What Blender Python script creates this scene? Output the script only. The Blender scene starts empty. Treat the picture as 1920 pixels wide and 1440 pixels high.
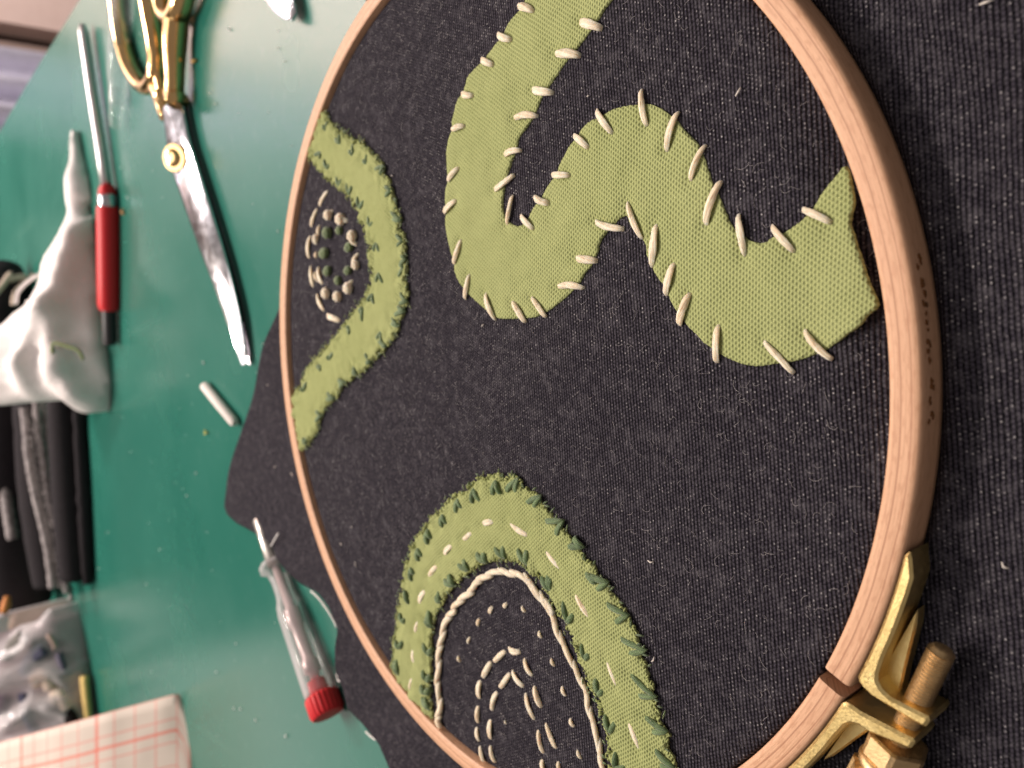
import bpy, bmesh, math, random
import numpy as np
from mathutils import Vector, Matrix, noise
from mathutils.geometry import delaunay_2d_cdt
random.seed(7)
PI = math.pi
S = bpy.context.scene
COL = S.collection

# ------------------------------------------------------------------ camera
F = 1493.775                       # focal length in pixels of the 1920 px wide photograph
R0 = 0.1                           # hoop radius, metres
ZT = 0.0095                        # top face of the hoop above the table
CAM = np.array([0.0, -0.14626, ZT + 0.11063])
def _rot():
    a, b, c = .8697, -.1199, .0235
    ca, sa, cb, sb, cc, sc = math.cos(a), math.sin(a), math.cos(b), math.sin(b), math.cos(c), math.sin(c)
    return (np.array([[cc,-sc,0],[sc,cc,0],[0,0,1]]) @ np.array([[1,0,0],[0,ca,-sa],[0,sa,ca]])
            @ np.array([[cb,-sb,0],[sb,cb,0],[0,0,1]]))
ROT = _rot()
def ray(x, y):
    return ROT @ np.array([(720 - y) / F, (960 - x) / F, -1.0])
def px(x, y, z=0.0):
    """point of the horizontal plane at height z that the photograph shows at pixel x, y"""
    w = ray(x, y); t = (z - CAM[2]) / w[2]
    return Vector(CAM + t * w)
def py(x, y, Y):
    """point of the upright plane at depth Y seen at pixel x, y"""
    w = ray(x, y); t = (Y - CAM[1]) / w[1]
    return Vector(CAM + t * w)
def mpp(p):
    """metres per photograph pixel at point p"""
    v = ROT.T @ (np.array(p) - CAM)
    return -v[2] / F
cd = bpy.data.cameras.new('camera'); cam = bpy.data.objects.new('camera', cd); COL.objects.link(cam)
M3 = Matrix([list(r) for r in (ROT @ np.array([[0,1,0],[-1,0,0],[0,0,1]]))])
cam.matrix_world = Matrix.Translation(Vector(CAM)) @ M3.to_4x4()
cd.sensor_fit = 'HORIZONTAL'; cd.sensor_width = 36; cd.lens = F / 1920 * 36
cd.clip_start = 0.01; cd.clip_end = 30
cd.dof.use_dof = True
_fp = px(1200, 640, ZT)
cd.dof.focus_distance = -float((ROT.T @ (np.array(_fp) - CAM))[2])
cd.dof.aperture_fstop = 20
S.camera = cam

# ------------------------------------------------------------------ light
W = bpy.data.worlds.new('World'); S.world = W; W.use_nodes = True
W.node_tree.nodes['Background'].inputs[0].default_value = (1.0, .90, .84, 1)
W.node_tree.nodes['Background'].inputs[1].default_value = .25
def area(name, loc, target, size, power, col, shape='DISK', size_y=None):
    l = bpy.data.lights.new(name, 'AREA'); l.shape = shape; l.size = size; l.energy = power; l.color = col
    if size_y: l.size_y = size_y
    o = bpy.data.objects.new(name, l); COL.objects.link(o)
    o.location = loc
    o.rotation_euler = (Vector(target) - Vector(loc)).to_track_quat('-Z', 'Y').to_euler()
    return o
for i, dx in enumerate((-.20, .0, .20)):
    area('ceiling_spot', (.10 + dx, .80, 1.00), (0, 0, 0), .07, 5.1, (1.0, .89, .80))
area('overhead_fill', (.15, .35, 1.2), (0, .05, 0), .8, 5.0, (1.0, .92, .88))  # soft fill added overhead, stands for no known fitting
area('sheen_light_right', (.66, 1.16, .54), (.66, .2, .30), .72, 1.25, (1.0, .90, .86), 'RECTANGLE', .46)  # added light, placed so the tabletop mirrors it as a pale sheen
area('sheen_light_left', (-.66, 1.16, .46), (-.50, .2, .2), .50, .75, (1.0, .93, .84), 'RECTANGLE', .44)  # added for the sheen on the table's left, no known window
area('streak_light', (.16, 1.17, .245), (.16, .2, .1), .26, .08, (1.0, .92, .82), 'RECTANGLE', .05)  # narrow added light, only there to reflect as a streak on the table
area('wall_fill', (.72, .95, .9), (.85, 1.3, -.15), .25, 22.0, (1.0, .90, .86))  # added to brighten the beige wall and hanging cloth
S.view_settings.view_transform = 'Standard'; S.view_settings.look = 'None'
S.view_settings.exposure = 0; S.view_settings.gamma = 1
S.render.engine = 'CYCLES'
S.cycles.max_bounces = 8; S.cycles.transparent_max_bounces = 12
S.cycles.caustics_reflective = False; S.cycles.caustics_refractive = False
S.cycles.sample_clamp_indirect = 6

# ------------------------------------------------------------------ materials
class NT:
    def __init__(s, name):
        s.m = bpy.data.materials.new(name); s.m.use_nodes = True
        s.t = s.m.node_tree; s.p = s.t.nodes['Principled BSDF']; s.out = s.t.nodes['Material Output']
    def n(s, typ, **kw):
        nd = s.t.nodes.new(typ)
        for k, v in kw.items(): setattr(nd, k, v)
        return nd
    def l(s, a, b): s.t.links.new(a, b)
    def val(s, sock, v):
        if isinstance(v, bpy.types.NodeSocket): s.l(v, sock)
        else: sock.default_value = v
    def math(s, op, a, b=0.0, c=0.0):
        nd = s.n('ShaderNodeMath', operation=op)
        s.val(nd.inputs[0], a); s.val(nd.inputs[1], b); s.val(nd.inputs[2], c)
        return nd.outputs[0]
    def coord(s, kind='Object'):
        return s.n('ShaderNodeTexCoord').outputs[kind]
    def mapping(s, v, scale=(1,1,1), rot=(0,0,0), loc=(0,0,0)):
        nd = s.n('ShaderNodeMapping'); s.l(v, nd.inputs[0])
        nd.inputs[1].default_value = loc; nd.inputs[2].default_value = rot; nd.inputs[3].default_value = scale
        return nd.outputs[0]
    def noise(s, v, scale, detail=2, rough=.5, dim='3D', dist=0):
        nd = s.n('ShaderNodeTexNoise', noise_dimensions=dim); s.l(v, nd.inputs['Vector'])
        nd.inputs['Scale'].default_value = scale; nd.inputs['Detail'].default_value = detail
        nd.inputs['Roughness'].default_value = rough; nd.inputs['Distortion'].default_value = dist
        return nd.outputs['Fac']
    def ramp(s, fac, stops):
        nd = s.n('ShaderNodeValToRGB'); s.l(fac, nd.inputs[0]); e = nd.color_ramp.elements
        while len(e) > 1: e.remove(e[-1])
        e[0].position = stops[0][0]; e[0].color = (*stops[0][1], 1) if len(stops[0][1]) == 3 else stops[0][1]
        for p, c in stops[1:]:
            k = e.new(p); k.color = (*c, 1)
        return nd.outputs[0]
    def rampf(s, fac, lo, hi, a=0.0, b=1.0):
        nd = s.n('ShaderNodeMapRange'); s.l(fac, nd.inputs[0])
        for i, v in enumerate((lo, hi, a, b)): nd.inputs[1 + i].default_value = v
        return nd.outputs[0]
    def mix(s, f, a, b):
        nd = s.n('ShaderNodeMix', data_type='RGBA'); s.val(nd.inputs[0], f)
        for k, v in ((6, a), (7, b)):
            if isinstance(v, tuple): v = (*v, 1) if len(v) == 3 else v
            s.val(nd.inputs[k], v)
        return nd.outputs[2]
    def bump(s, h, strength=.5, dist=.001):
        nd = s.n('ShaderNodeBump'); s.l(h, nd.inputs['Height'])
        nd.inputs['Strength'].default_value = strength; nd.inputs['Distance'].default_value = dist
        s.l(nd.outputs[0], s.p.inputs['Normal'])
    def set(s, **kw):
        for k, v in kw.items():
            k = k.replace('_', ' ')
            if isinstance(v, tuple) and len(v) == 3: v = (*v, 1)
            s.val(s.p.inputs[k], v)
        return s

def m_plain(name, col, rough=.5, **kw):
    t = NT(name); t.set(Base_Color=col, Roughness=rough, **kw); return t.m

def m_weave(name, period, rot, dark, mid, speck, aspect=1.5, speck_at=.86, bump=.6, hole=False, fuzz=.35, lightfuzz=None):
    t = NT(name)
    o = t.coord()
    wob = t.n('ShaderNodeVectorMath', operation='ADD')
    nz = t.n('ShaderNodeTexNoise'); nz.inputs['Scale'].default_value = 55; nz.inputs['Detail'].default_value = 3
    t.l(o, nz.inputs['Vector'])
    sc = t.n('ShaderNodeVectorMath', operation='MULTIPLY_ADD'); t.l(nz.outputs['Color'], sc.inputs[0])
    sc.inputs[1].default_value = (period * 1.6,) * 3; t.l(o, sc.inputs[2])
    v = t.mapping(sc.outputs[0], (1 / (period * aspect), 1 / period, 1), (0, 0, rot))
    sep = t.n('ShaderNodeSeparateXYZ'); t.l(v, sep.inputs[0])
    V = sep.outputs[1]; row = t.math('FLOOR', V)
    U = t.math('ADD', sep.outputs[0], t.math('MULTIPLY', row, .5))
    ribs = t.math('ABSOLUTE', t.math('SINE', t.math('MULTIPLY', V, PI)))
    dots = t.math('ABSOLUTE', t.math('SINE', t.math('MULTIPLY', U, PI)))
    h = t.math('MULTIPLY', t.math('POWER', ribs, 1.25), t.math('ADD', t.math('MULTIPLY', t.math('POWER', dots, .8), .6 if not hole else .9), .4 if not hole else .1))
    cell = t.n('ShaderNodeCombineXYZ'); t.l(t.math('FLOOR', U), cell.inputs[0]); t.l(row, cell.inputs[1])
    wn = t.n('ShaderNodeTexWhiteNoise', noise_dimensions='2D'); t.l(cell.outputs[0], wn.inputs[0])
    fib = t.noise(t.mapping(o, (1, 1, 1)), 2600, 3, .6)
    big = t.noise(o, 38, 4, .6)
    med = t.noise(o, 420, 3, .65)
    hh = t.math('ADD', h, t.math('MULTIPLY', t.math('SUBTRACT', fib, .5), .5))
    if hole:
        inv = t.math('POWER', t.math('MULTIPLY', ribs, dots), 1.5)
        h = t.math('SUBTRACT', 1.0, inv)
        hh = t.math('ADD', h, t.math('MULTIPLY', t.math('SUBTRACT', fib, .5), .35))
        c = t.mix(t.rampf(t.math('ADD', hh, t.math('MULTIPLY', t.math('SUBTRACT', med, .5), .9)), .05, .62), dark, mid)
        c = t.mix(t.math('MULTIPLY', t.rampf(big, .35, .7), .35), c, speck)
        c = t.mix(t.math('MULTIPLY', t.rampf(fib, .5, .75), .25), c, speck)
    else:
        c = t.mix(t.rampf(hh, .15, 1.0), dark, mid)
        blot0 = t.noise(o, 700, 2, .6)
        sm = t.math('MULTIPLY', t.rampf(wn.outputs[0], speck_at, 1.0), t.rampf(t.math('MULTIPLY', ribs, dots), .72, .98))
        sm = t.math('MULTIPLY', sm, t.math('MULTIPLY', t.rampf(big, .30, .62, .15, 1.0), t.rampf(blot0, .35, .62, .15, 1.0)))
        blot = t.noise(o, 1500, 4, .75)
        c = t.mix(t.math('MULTIPLY', t.rampf(blot, .50, .80), .55), c, lightfuzz or speck)
        fl6 = t.noise(o, 620, 3, .75)
        c = t.mix(t.math('MULTIPLY', t.rampf(fl6, .60, .78), .20), c, lightfuzz or speck)
        c = t.mix(t.math('MULTIPLY', t.rampf(med, .50, .76), fuzz), c, lightfuzz or speck)
        c = t.mix(sm, c, speck)
    t.set(Base_Color=c, Roughness=.9, Specular_IOR_Level=.10)
    t.bump(t.math('ADD', t.math('MULTIPLY', hh, .8), t.math('MULTIPLY', med, .5)), bump, period * .45)
    return t.m

DENIM = m_weave('charcoal_twill', .00070, 0.03, (.004, .0035, .005), (.050, .043, .057), (.48, .45, .44), 1.0, .70, 1.0, fuzz=.30, lightfuzz=(.17, .155, .17))
GREEN = m_weave('green_pique', .00066, -.95, (.155, .178, .060), (.335, .362, .148), (.42, .44, .20), 1.25, 1, .8, hole=True)

def m_thread(name, col, dark, light=None):
    t = NT(name)
    uv = t.coord('UV')
    a = t.noise(t.mapping(uv, (.30, 6.5, 1)), 1.0, 3, .65, '2D')
    b = t.noise(t.mapping(uv, (.6, 17, 1)), 1.0, 2, .6, '2D')
    obj = t.n('ShaderNodeObjectInfo').outputs['Random']
    c = t.mix(t.rampf(t.math('ADD', t.math('MULTIPLY', a, .65), t.math('MULTIPLY', b, .35)), .40, .60), dark, col)
    c = t.mix(t.math('MULTIPLY', obj, .3), c, light or dark)
    t.set(Base_Color=c, Roughness=.6, Specular_IOR_Level=.35)
    t.p.inputs['Sheen Weight'].default_value = .25
    t.p.inputs['Subsurface Weight'].default_value = .55; t.p.inputs['Subsurface Radius'].default_value = (1, .8, .6); t.p.inputs['Subsurface Scale'].default_value = .0014
    t.bump(t.math('ADD', a, t.math('MULTIPLY', b, .6)), 1.0, .00025)
    return t.m
CREAM = m_thread('cream_thread', (.97, .82, .62), (.74, .56, .38), (.98, .87, .70))
DKGREEN = m_thread('dark_green_thread', (.125, .195, .070), (.055, .098, .032), (.17, .235, .10))
KNOTGREEN = m_thread('olive_knot_thread', (.15, .21, .075), (.050, .080, .028), (.19, .25, .10))
LTGREEN = m_plain('green_fray', (.33, .36, .13), .9)
WHITE_TH = m_plain('white_thread', (.75, .72, .68), .8)

def m_wood():
    t = NT('beech_wood')
    uv = t.coord('UV')
    sep = t.n('ShaderNodeSeparateXYZ'); t.l(uv, sep.inputs[0])
    g = t.noise(t.mapping(uv, (.05, 3.2, 1)), 1, 4, .6, '2D', .6)
    fl = t.noise(t.mapping(uv, (.42, 1.9, 1)), 1, 2, .5, '2D')
    por = t.noise(t.mapping(uv, (1.6, 14, 1)), 1, 2, .5, '2D')
    c = t.mix(t.rampf(g, .3, .72), (.60, .335, .20), (.73, .43, .265))
    c = t.mix(t.math('MULTIPLY', t.rampf(fl, .52, .66), .50), c, (.50, .25, .14))
    c = t.mix(t.math('MULTIPLY', t.rampf(por, .60, .75), .35), c, (.45, .23, .13))
    wv = t.noise(t.mapping(uv, (.035, 0, 1)), 1, 3, .5, '2D')
    for base, wd, k in ((.65, .17, .80), (2.20, .15, .75)):
        line = t.math('ABSOLUTE', t.math('SUBTRACT', sep.outputs[1], t.math('ADD', t.math('MULTIPLY', wv, .9), base)))
        c = t.mix(t.math('MULTIPLY', t.rampf(line, wd, wd * .3), k), c, (.36, .16, .085))
    t.set(Base_Color=c, Roughness=.5, Specular_IOR_Level=.35)
    t.bump(t.math('ADD', t.math('MULTIPLY', por, .5), g), .25, .0003)
    return t.m
WOOD = m_wood()

def m_metal(name, col, rough, bumpy=.0, scale=900, tint=None):
    t = NT(name)
    o = t.coord()
    n = t.noise(o, scale, 3, .6)
    c = t.mix(t.rampf(t.noise(o, scale * .12, 3, .6), .35, .7), col, tint or col)
    t.set(Base_Color=c, Metallic=1.0, Roughness=t.rampf(n, .3, .7, rough * .75, rough * 1.35))
    if bumpy: t.bump(n, bumpy, .0004)
    return t.m
BRASS = m_metal('cast_brass', (.90, .70, .32), .40, .12, 2500, (.76, .56, .23))
BRASS_DULL = m_metal('dull_brass', (.72, .51, .27), .45, .12, 2500, (.56, .38, .19))
GOLD = m_metal('polished_gold', (.86, .60, .28), .12, .0, 300, (.80, .50, .22))
STEEL = m_metal('polished_steel', (.66, .63, .65), .11, .0, 300, (.56, .55, .60))
STEEL_M = m_metal('satin_steel', (.72, .68, .68), .35, .0, 800)

def m_table():
    t = NT('green_table')
    o = t.coord()
    a = t.noise(o, 9, 4, .6); b = t.noise(o, 160, 3, .6)
    st = t.noise(t.mapping(o, (60, 4, 1), (0, 0, .12)), 1, 3, .6)
    c = t.mix(t.rampf(a, .3, .7), (.015, .126, .093), (.022, .148, .110))
    c = t.mix(t.math('MULTIPLY', t.rampf(b, .58, .8), .12), c, (.20, .32, .27))
    c = t.mix(t.math('MULTIPLY', t.rampf(st, .62, .78), .18), c, (.14, .30, .24))
    t.set(Base_Color=c, Roughness=t.rampf(a, .3, .7, .20, .30), Specular_IOR_Level=.5)
    t.bump(b, .06, .0004)
    return t.m
TABLE = m_table()

def m_clear(name, tint, rough, gl=.25, alpha=.6):
    """thin clear plastic: see-through film with a glossy skin"""
    t = NT(name)
    tr = t.n('ShaderNodeBsdfTransparent'); tr.inputs[0].default_value = (*tint, 1)
    t.set(Base_Color=(.90, .84, .85), Roughness=rough, Specular_IOR_Level=.8)
    mx = t.n('ShaderNodeMixShader')
    fr = t.n('ShaderNodeLayerWeight'); fr.inputs[0].default_value = .35
    t.l(t.math('ADD', t.math('MULTIPLY', fr.outputs['Facing'], alpha), gl), mx.inputs[0])
    t.l(tr.outputs[0], mx.inputs[1]); t.l(t.p.outputs[0], mx.inputs[2]); t.l(mx.outputs[0], t.out.inputs[0])
    return t.m
def m_glass(name, col, rough):
    t = NT(name); t.set(Base_Color=col, Roughness=rough, Transmission_Weight=1.0, IOR=1.35); return t.m

def m_paper():
    t = NT('grid_paper')
    uv = t.coord('UV'); sep = t.n('ShaderNodeSeparateXYZ'); t.l(uv, sep.inputs[0])
    c = t.mix(t.noise(uv, .4, 3, .6, '2D'), (.62, .52, .45), (.68, .58, .50))
    def lines(sock, period, width, soft, off=0.0):
        f = t.math('FRACT', t.math('ADD', t.math('DIVIDE', sock, period), off))
        d = t.math('MULTIPLY', t.math('MINIMUM', f, t.math('SUBTRACT', 1.0, f)), period)
        return t.rampf(d, width + soft, width)
    for k in (0, 1):
        c = t.mix(t.math('MULTIPLY', lines(sep.outputs[k], .0118, .00030, .0004), .65), c, (.72, .27, .22))
    for k, off in ((0, -.18), (1, -.3)):
        c = t.mix(t.math('MULTIPLY', lines(sep.outputs[k], .059, .00055, .0005, off), .75), c, (.75, .16, .11))
    t.set(Base_Color=c, Roughness=.75)
    return t.m
PAPER = m_paper()
def m_cloth(name, a, b, scale=500, rough=.9, bump=.3):
    t = NT(name); o = t.coord()
    n = t.noise(o, scale, 3, .6)
    t.set(Base_Color=t.mix(t.rampf(n, .3, .7), a, b), Roughness=rough, Specular_IOR_Level=.2)
    t.bump(n, bump, .0006); return t.m
WHITE_CLOTH = m_cloth('white_interfacing', (.82, .74, .72), (.88, .81, .79), 700)
BLACK_CLOTH = m_cloth('black_denim', (.010, .008, .010), (.026, .021, .024), 900)
GREY_SEAM = m_cloth('worn_grey_seam', (.12, .10, .105), (.46, .41, .40), 420)
LAV = m_cloth('lavender_cloth', (.58, .56, .68), (.68, .66, .78), 40)
WALL = m_cloth('beige_plaster', (.76, .58, .52), (.80, .62, .56), 60, .9, .05)
GAP_SHADE = m_plain('dark_gap_shade', (.09, .055, .045), .8)  # shadow in the door gap, put into the colour
BROWN = m_plain('brown_trim', (.36, .26, .22), .7)
RED = m_plain('red_plastic', (.66, .022, .028), .42, Specular_IOR_Level=.3)
BLACKP = m_plain('black_rubber', (.018, .013, .016), .5)

# ------------------------------------------------------------------ builders
def wloc(o):
    v = Vector((0, 0, 0))
    while o is not None: v += o.location; o = o.parent
    return v
def obj(name, vf, mat, parent=None, smooth=True, kind=None, auto=None):
    verts, faces = vf[0], vf[1]; uv = vf[2] if len(vf) > 2 else None
    o0 = wloc(parent) if parent else Vector((0, 0, 0))
    me = bpy.data.meshes.new(name)
    me.from_pydata([tuple(Vector(v) - o0) for v in verts], [], faces)
    if smooth:
        me.polygons.foreach_set('use_smooth', [True] * len(me.polygons))
    if uv is not None:
        lay = me.uv_layers.new(name='UVMap')
        for lp in me.loops:
            lay.data[lp.index].uv = uv[lp.vertex_index]
    me.materials.append(mat)
    me.update()
    o = bpy.data.objects.new(name, me); COL.objects.link(o)
    if parent: o.parent = parent
    if kind: o['kind'] = kind
    if auto:
        try: me.set_sharp_from_angle(angle=auto)
        except Exception: pass
    return o
def thing(name, label, cat, loc=(0, 0, 0), group=None):
    o = bpy.data.objects.new(name, None); COL.objects.link(o); o.location = loc
    o.empty_display_size = .01
    o['label'] = label; o['category'] = cat
    if group: o['group'] = group
    return o
def tag(o, label, cat, group=None):
    o['label'] = label; o['category'] = cat
    if group: o['group'] = group
    return o
def join(*vfs):
    V, Fc, U = [], [], []
    for vf in vfs:
        k = len(V); V += list(vf[0]); Fc += [tuple(i + k for i in f) for f in vf[1]]
        U += list(vf[2]) if len(vf) > 2 else [(0, 0)] * len(vf[0])
    return V, Fc, U
def tube(pts, rad, sides=10, flat=1.0, ridges=0, amp=.0, twist=0.0, cap=True, up=(0, 0, 1), closed=False):
    """sweep a round or flattened section along pts; rad is a number or a list"""
    pts = [Vector(p) for p in pts]; n = len(pts)
    if not hasattr(rad, '__len__'): rad = [rad] * n
    up = Vector(up)
    V, Fc, U = [], [], []
    L = 0.0
    for i, p in enumerate(pts):
        if closed: t = pts[(i + 1) % n] - pts[i - 1]
        else: t = pts[min(i + 1, n - 1)] - pts[max(i - 1, 0)]
        t.normalize()
        s = t.cross(up)
        if s.length < 1e-6: s = t.cross(Vector((0, 1, 0)))
        s.normalize(); u = s.cross(t)
        if i: L += (p - pts[i - 1]).length
        for k in range(sides):
            a = 2 * PI * k / sides
            r = rad[i] * (1 + amp * math.cos(ridges * a + twist * L * 1000)) if ridges else rad[i]
            V.append(p + s * (r * math.cos(a)) + u * (r * flat * math.sin(a)))
            U.append((L * 1000, k / sides + twist * L * 1000 / (2 * PI * max(ridges, 1))))
    m = n if closed else n - 1
    for i in range(m):
        for k in range(sides):
            a, b = i * sides + k, i * sides + (k + 1) % sides
            c, d = ((i + 1) % n) * sides + (k + 1) % sides, ((i + 1) % n) * sides + k
            Fc.append((a, b, c, d))
    if cap and not closed:
        Fc.append(tuple(range(sides - 1, -1, -1))); Fc.append(tuple((n - 1) * sides + k for k in range(sides)))
    return V, Fc, U
def smooth_path(pts, sub=6, closed=False):
    pts = [Vector(p) for p in pts]; n = len(pts); out = []
    rng = n if closed else n - 1
    for i in range(rng):
        if closed: a, b, c, d = pts[i - 1], pts[i], pts[(i + 1) % n], pts[(i + 2) % n]
        else: a, b, c, d = pts[max(i - 1, 0)], pts[i], pts[i + 1], pts[min(i + 2, n - 1)]
        for k in range(sub):
            t = k / sub
            out.append(.5 * ((2 * b) + (c - a) * t + (2 * a - 5 * b + 4 * c - d) * t * t + (3 * b - a - 3 * c + d) * t ** 3))
    if not closed: out.append(pts[-1])
    return out
def lathe(p0, axis, prof, sides=24, star=None):
    """prof: (distance along axis, radius)"""
    ax = Vector(axis).normalized(); p0 = Vector(p0)
    s = ax.cross(Vector((0, 0, 1))).normalized(); u = s.cross(ax)
    V, Fc, U = [], [], []
    for i, (d, r) in enumerate(prof):
        for k in range(sides):
            a = 2 * PI * k / sides
            rr = r * (star(a, i) if star else 1)
            V.append(p0 + ax * d + s * rr * math.cos(a) + u * rr * math.sin(a)); U.append((d * 1000, k / sides))
    for i in range(len(prof) - 1):
        for k in range(sides):
            Fc.append((i * sides + k, i * sides + (k + 1) % sides, (i + 1) * sides + (k + 1) % sides, (i + 1) * sides + k))
    Fc.append(tuple(range(sides - 1, -1, -1))); Fc.append(tuple((len(prof) - 1) * sides + k for k in range(sides)))
    return V, Fc, U
def extrude_poly(pts2, frame, h0, h1, bev=0.0):
    """closed outline pts2 in the plane of frame (o, ex, ey, ez), thickness h0..h1, top and bottom edges chamfered by bev"""
    o, ex, ey, ez = [Vector(v) for v in frame]
    n = len(pts2); P = [Vector(p) for p in pts2]
    A = sum(P[i].x * P[(i + 1) % n].y - P[(i + 1) % n].x * P[i].y for i in range(n))
    if A < 0: P = P[::-1]
    def inset(d):
        out = []
        for i in range(n):
            a, b, c = P[i - 1], P[i], P[(i + 1) % n]
            n1 = Vector((-(b - a).y, (b - a).x)).normalized(); n2 = Vector((-(c - b).y, (c - b).x)).normalized()
            m = (n1 + n2)
            m = m / max(m.length_squared / 2, .35)
            out.append(b + m * d)
        return out
    rings = [(inset(bev), h0), (P, h0 + bev), (P, h1 - bev), (inset(bev), h1)] if bev else [(P, h0), (P, h1)]
    V = [o + ex * p.x + ey * p.y + ez * h for ring, h in rings for p in ring]
    Fc = []
    for r in range(len(rings) - 1):
        for i in range(n):
            Fc.append((r * n + i, r * n + (i + 1) % n, (r + 1) * n + (i + 1) % n, (r + 1) * n + i))
    Fc.append(tuple(range(n - 1, -1, -1))); Fc.append(tuple((len(rings) - 1) * n + i for i in range(n)))
    return V, Fc
def nz(x, y, z=0.0, s=1.0): return noise.noise(Vector((x * s, y * s, z)))

# ------------------------------------------------------------------ the setting
_e = [px(146, 0), px(99, 76), px(61, 137), px(0, 242)]
_d = (_e[0] - _e[1]).normalized()
edge = [_e[0] + _d * .45, _e[0] + _d * .2] + smooth_path(_e, 4) + [(_e[3] + (_e[3] - _e[2]) * .8), Vector((.20, 1.0, 0)), Vector((.12, 1.2, 0))]
outl = [(p.x, p.y) for p in edge] + [(-.1, 1.35), (-1.1, 1.35), (-1.1, -.6)]
tb = obj('table', extrude_poly(outl, ((0, 0, 0), (1, 0, 0), (0, 1, 0), (0, 0, 1)), -.022, 0, .0012), TABLE, smooth=False, kind='structure')
obj('floor', ([(-3, -2, -.74), (3, -2, -.74), (3, 4, -.74), (-3, 4, -.74)], [(0, 1, 2, 3)]), m_plain('brown_floor', (.16, .11, .08), .5), kind='structure', smooth=False)
# the upright things beyond the table's end: plaster wall, a dark strip standing in for the shaded door gap, a trim board, a hanging lavender cloth
def upright(name, y0, y1, Y, mat, zlo=-.74, zhi=1.5, thick=.05, kind='structure'):
    a, b = py(0, y0, Y).x, py(0, y1, Y).x
    x0, x1 = min(a, b), max(a, b)
    V = [(x, y, z) for z in (zlo, zhi) for (x, y) in ((x0, Y), (x1, Y), (x1, Y + thick), (x0, Y + thick))]
    return obj(name, (V, [(0, 1, 5, 4), (1, 2, 6, 5), (2, 3, 7, 6), (3, 0, 4, 7), (4, 5, 6, 7), (3, 2, 1, 0)]), mat, smooth=False, kind=kind)
upright('wall', -1500, 40, 1.30, WALL)
upright('door_gap_shade', 30, 80, 1.36, GAP_SHADE)
upright('door_frame', 76, 106, 1.28, BROWN)
nx, nzv = 60, 14
x0, x1 = py(0, 250, 1.22).x, py(0, 96, 1.22).x
V, Fc = [], []
for j in range(nzv + 1):
    for i in range(nx + 1):
        u = i / nx; z = -.70 + 1.5 * j / nzv
        V.append((x0 + (x1 - x0) * u, 1.22 + .018 * math.sin(u * 17 + .6 * math.sin(z * 2)) + .02 * nz(u * 5, z * 1.2, 3), z))
for j in range(nzv):
    for i in range(nx):
        a = j * (nx + 1) + i; Fc.append((a, a + 1, a + nx + 2, a + nx + 1))
cu = obj('hanging_cloth', (V, Fc), LAV)
sm = cu.modifiers.new('thickness', 'SOLIDIFY'); sm.thickness = .003
tag(cu, 'pale lavender cloth hanging in folds beyond the table edge', 'cloth')
upright('back_wall', 244, 3000, 1.9, m_plain('dim_wall', (.10, .085, .08), .9))

# ------------------------------------------------------------------ embroidered cloth
ZF = ZT - .0013
def zf(x, y):
    return ZF + .00018 * nz(x * 30, y * 30, 1.7) + .00010 * nz(x * 90, y * 90, 5.1)
DIP = math.atan2(*(lambda p: (p.y, p.x))(px(1618, 450, ZT)))
def zcloth(x, y):
    r = math.hypot(x, y); th = math.atan2(y, x)
    d = abs((th - DIP + PI) % (2 * PI) - PI)
    k = max(0, 1 - (d / .42) ** 2)
    u = min(1, max(0, (r - .0865) / .0085)); u = u * u * (3 - 2 * u)
    return zf(x, y) - .0024 * k * u - .00045 * min(1, max(0, (r - .0925) / .003))
OUTLINE = [(524, 560), (520, 572), (500, 640), (480, 705), (462, 770), (447, 830), (432, 890), (421, 938), (419, 950), (423, 965), (440, 982), (470, 998), (492, 1010),
           (510, 1022), (522, 1045), (545, 1072), (565, 1095), (590, 1112), (612, 1140), (631, 1170), (635, 1185), (633, 1220), (634, 1255), (644, 1290), (650, 1330),
           (664, 1348), (690, 1375), (712, 1395), (726, 1420), (737, 1445), (760, 1500), (800, 1570), (840, 1680), (860, 1800)]
OUT3 = [px(x, y, .0052) for x, y in OUTLINE]
def rim(th):
    dx, dy = math.cos(th), math.sin(th); best = None
    for a, b in zip(OUT3, OUT3[1:]):
        ex, ey = b.x - a.x, b.y - a.y; den = dx * ey - dy * ex
        if abs(den) < 1e-12: continue
        t = (a.x * ey - a.y * ex) / den; s = (a.x * dy - a.y * dx) / den
        if t > 0 and -1e-6 <= s <= 1 + 1e-6: best = max(best or 0, t)
    return best
t_start = math.atan2(OUT3[1].y, OUT3[1].x); t_end = math.atan2(OUT3[-1].y, OUT3[-1].x) % (2 * PI)
NTH = 720
rad_in = list(np.linspace(0, .084, 34)[1:]) + list(np.linspace(.0848, .0952, 18))
V = [Vector((0, 0, zcloth(0, 0)))]; Fc = []
prof_n = None
rows = []
def skirt_far(th):
    return None
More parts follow.
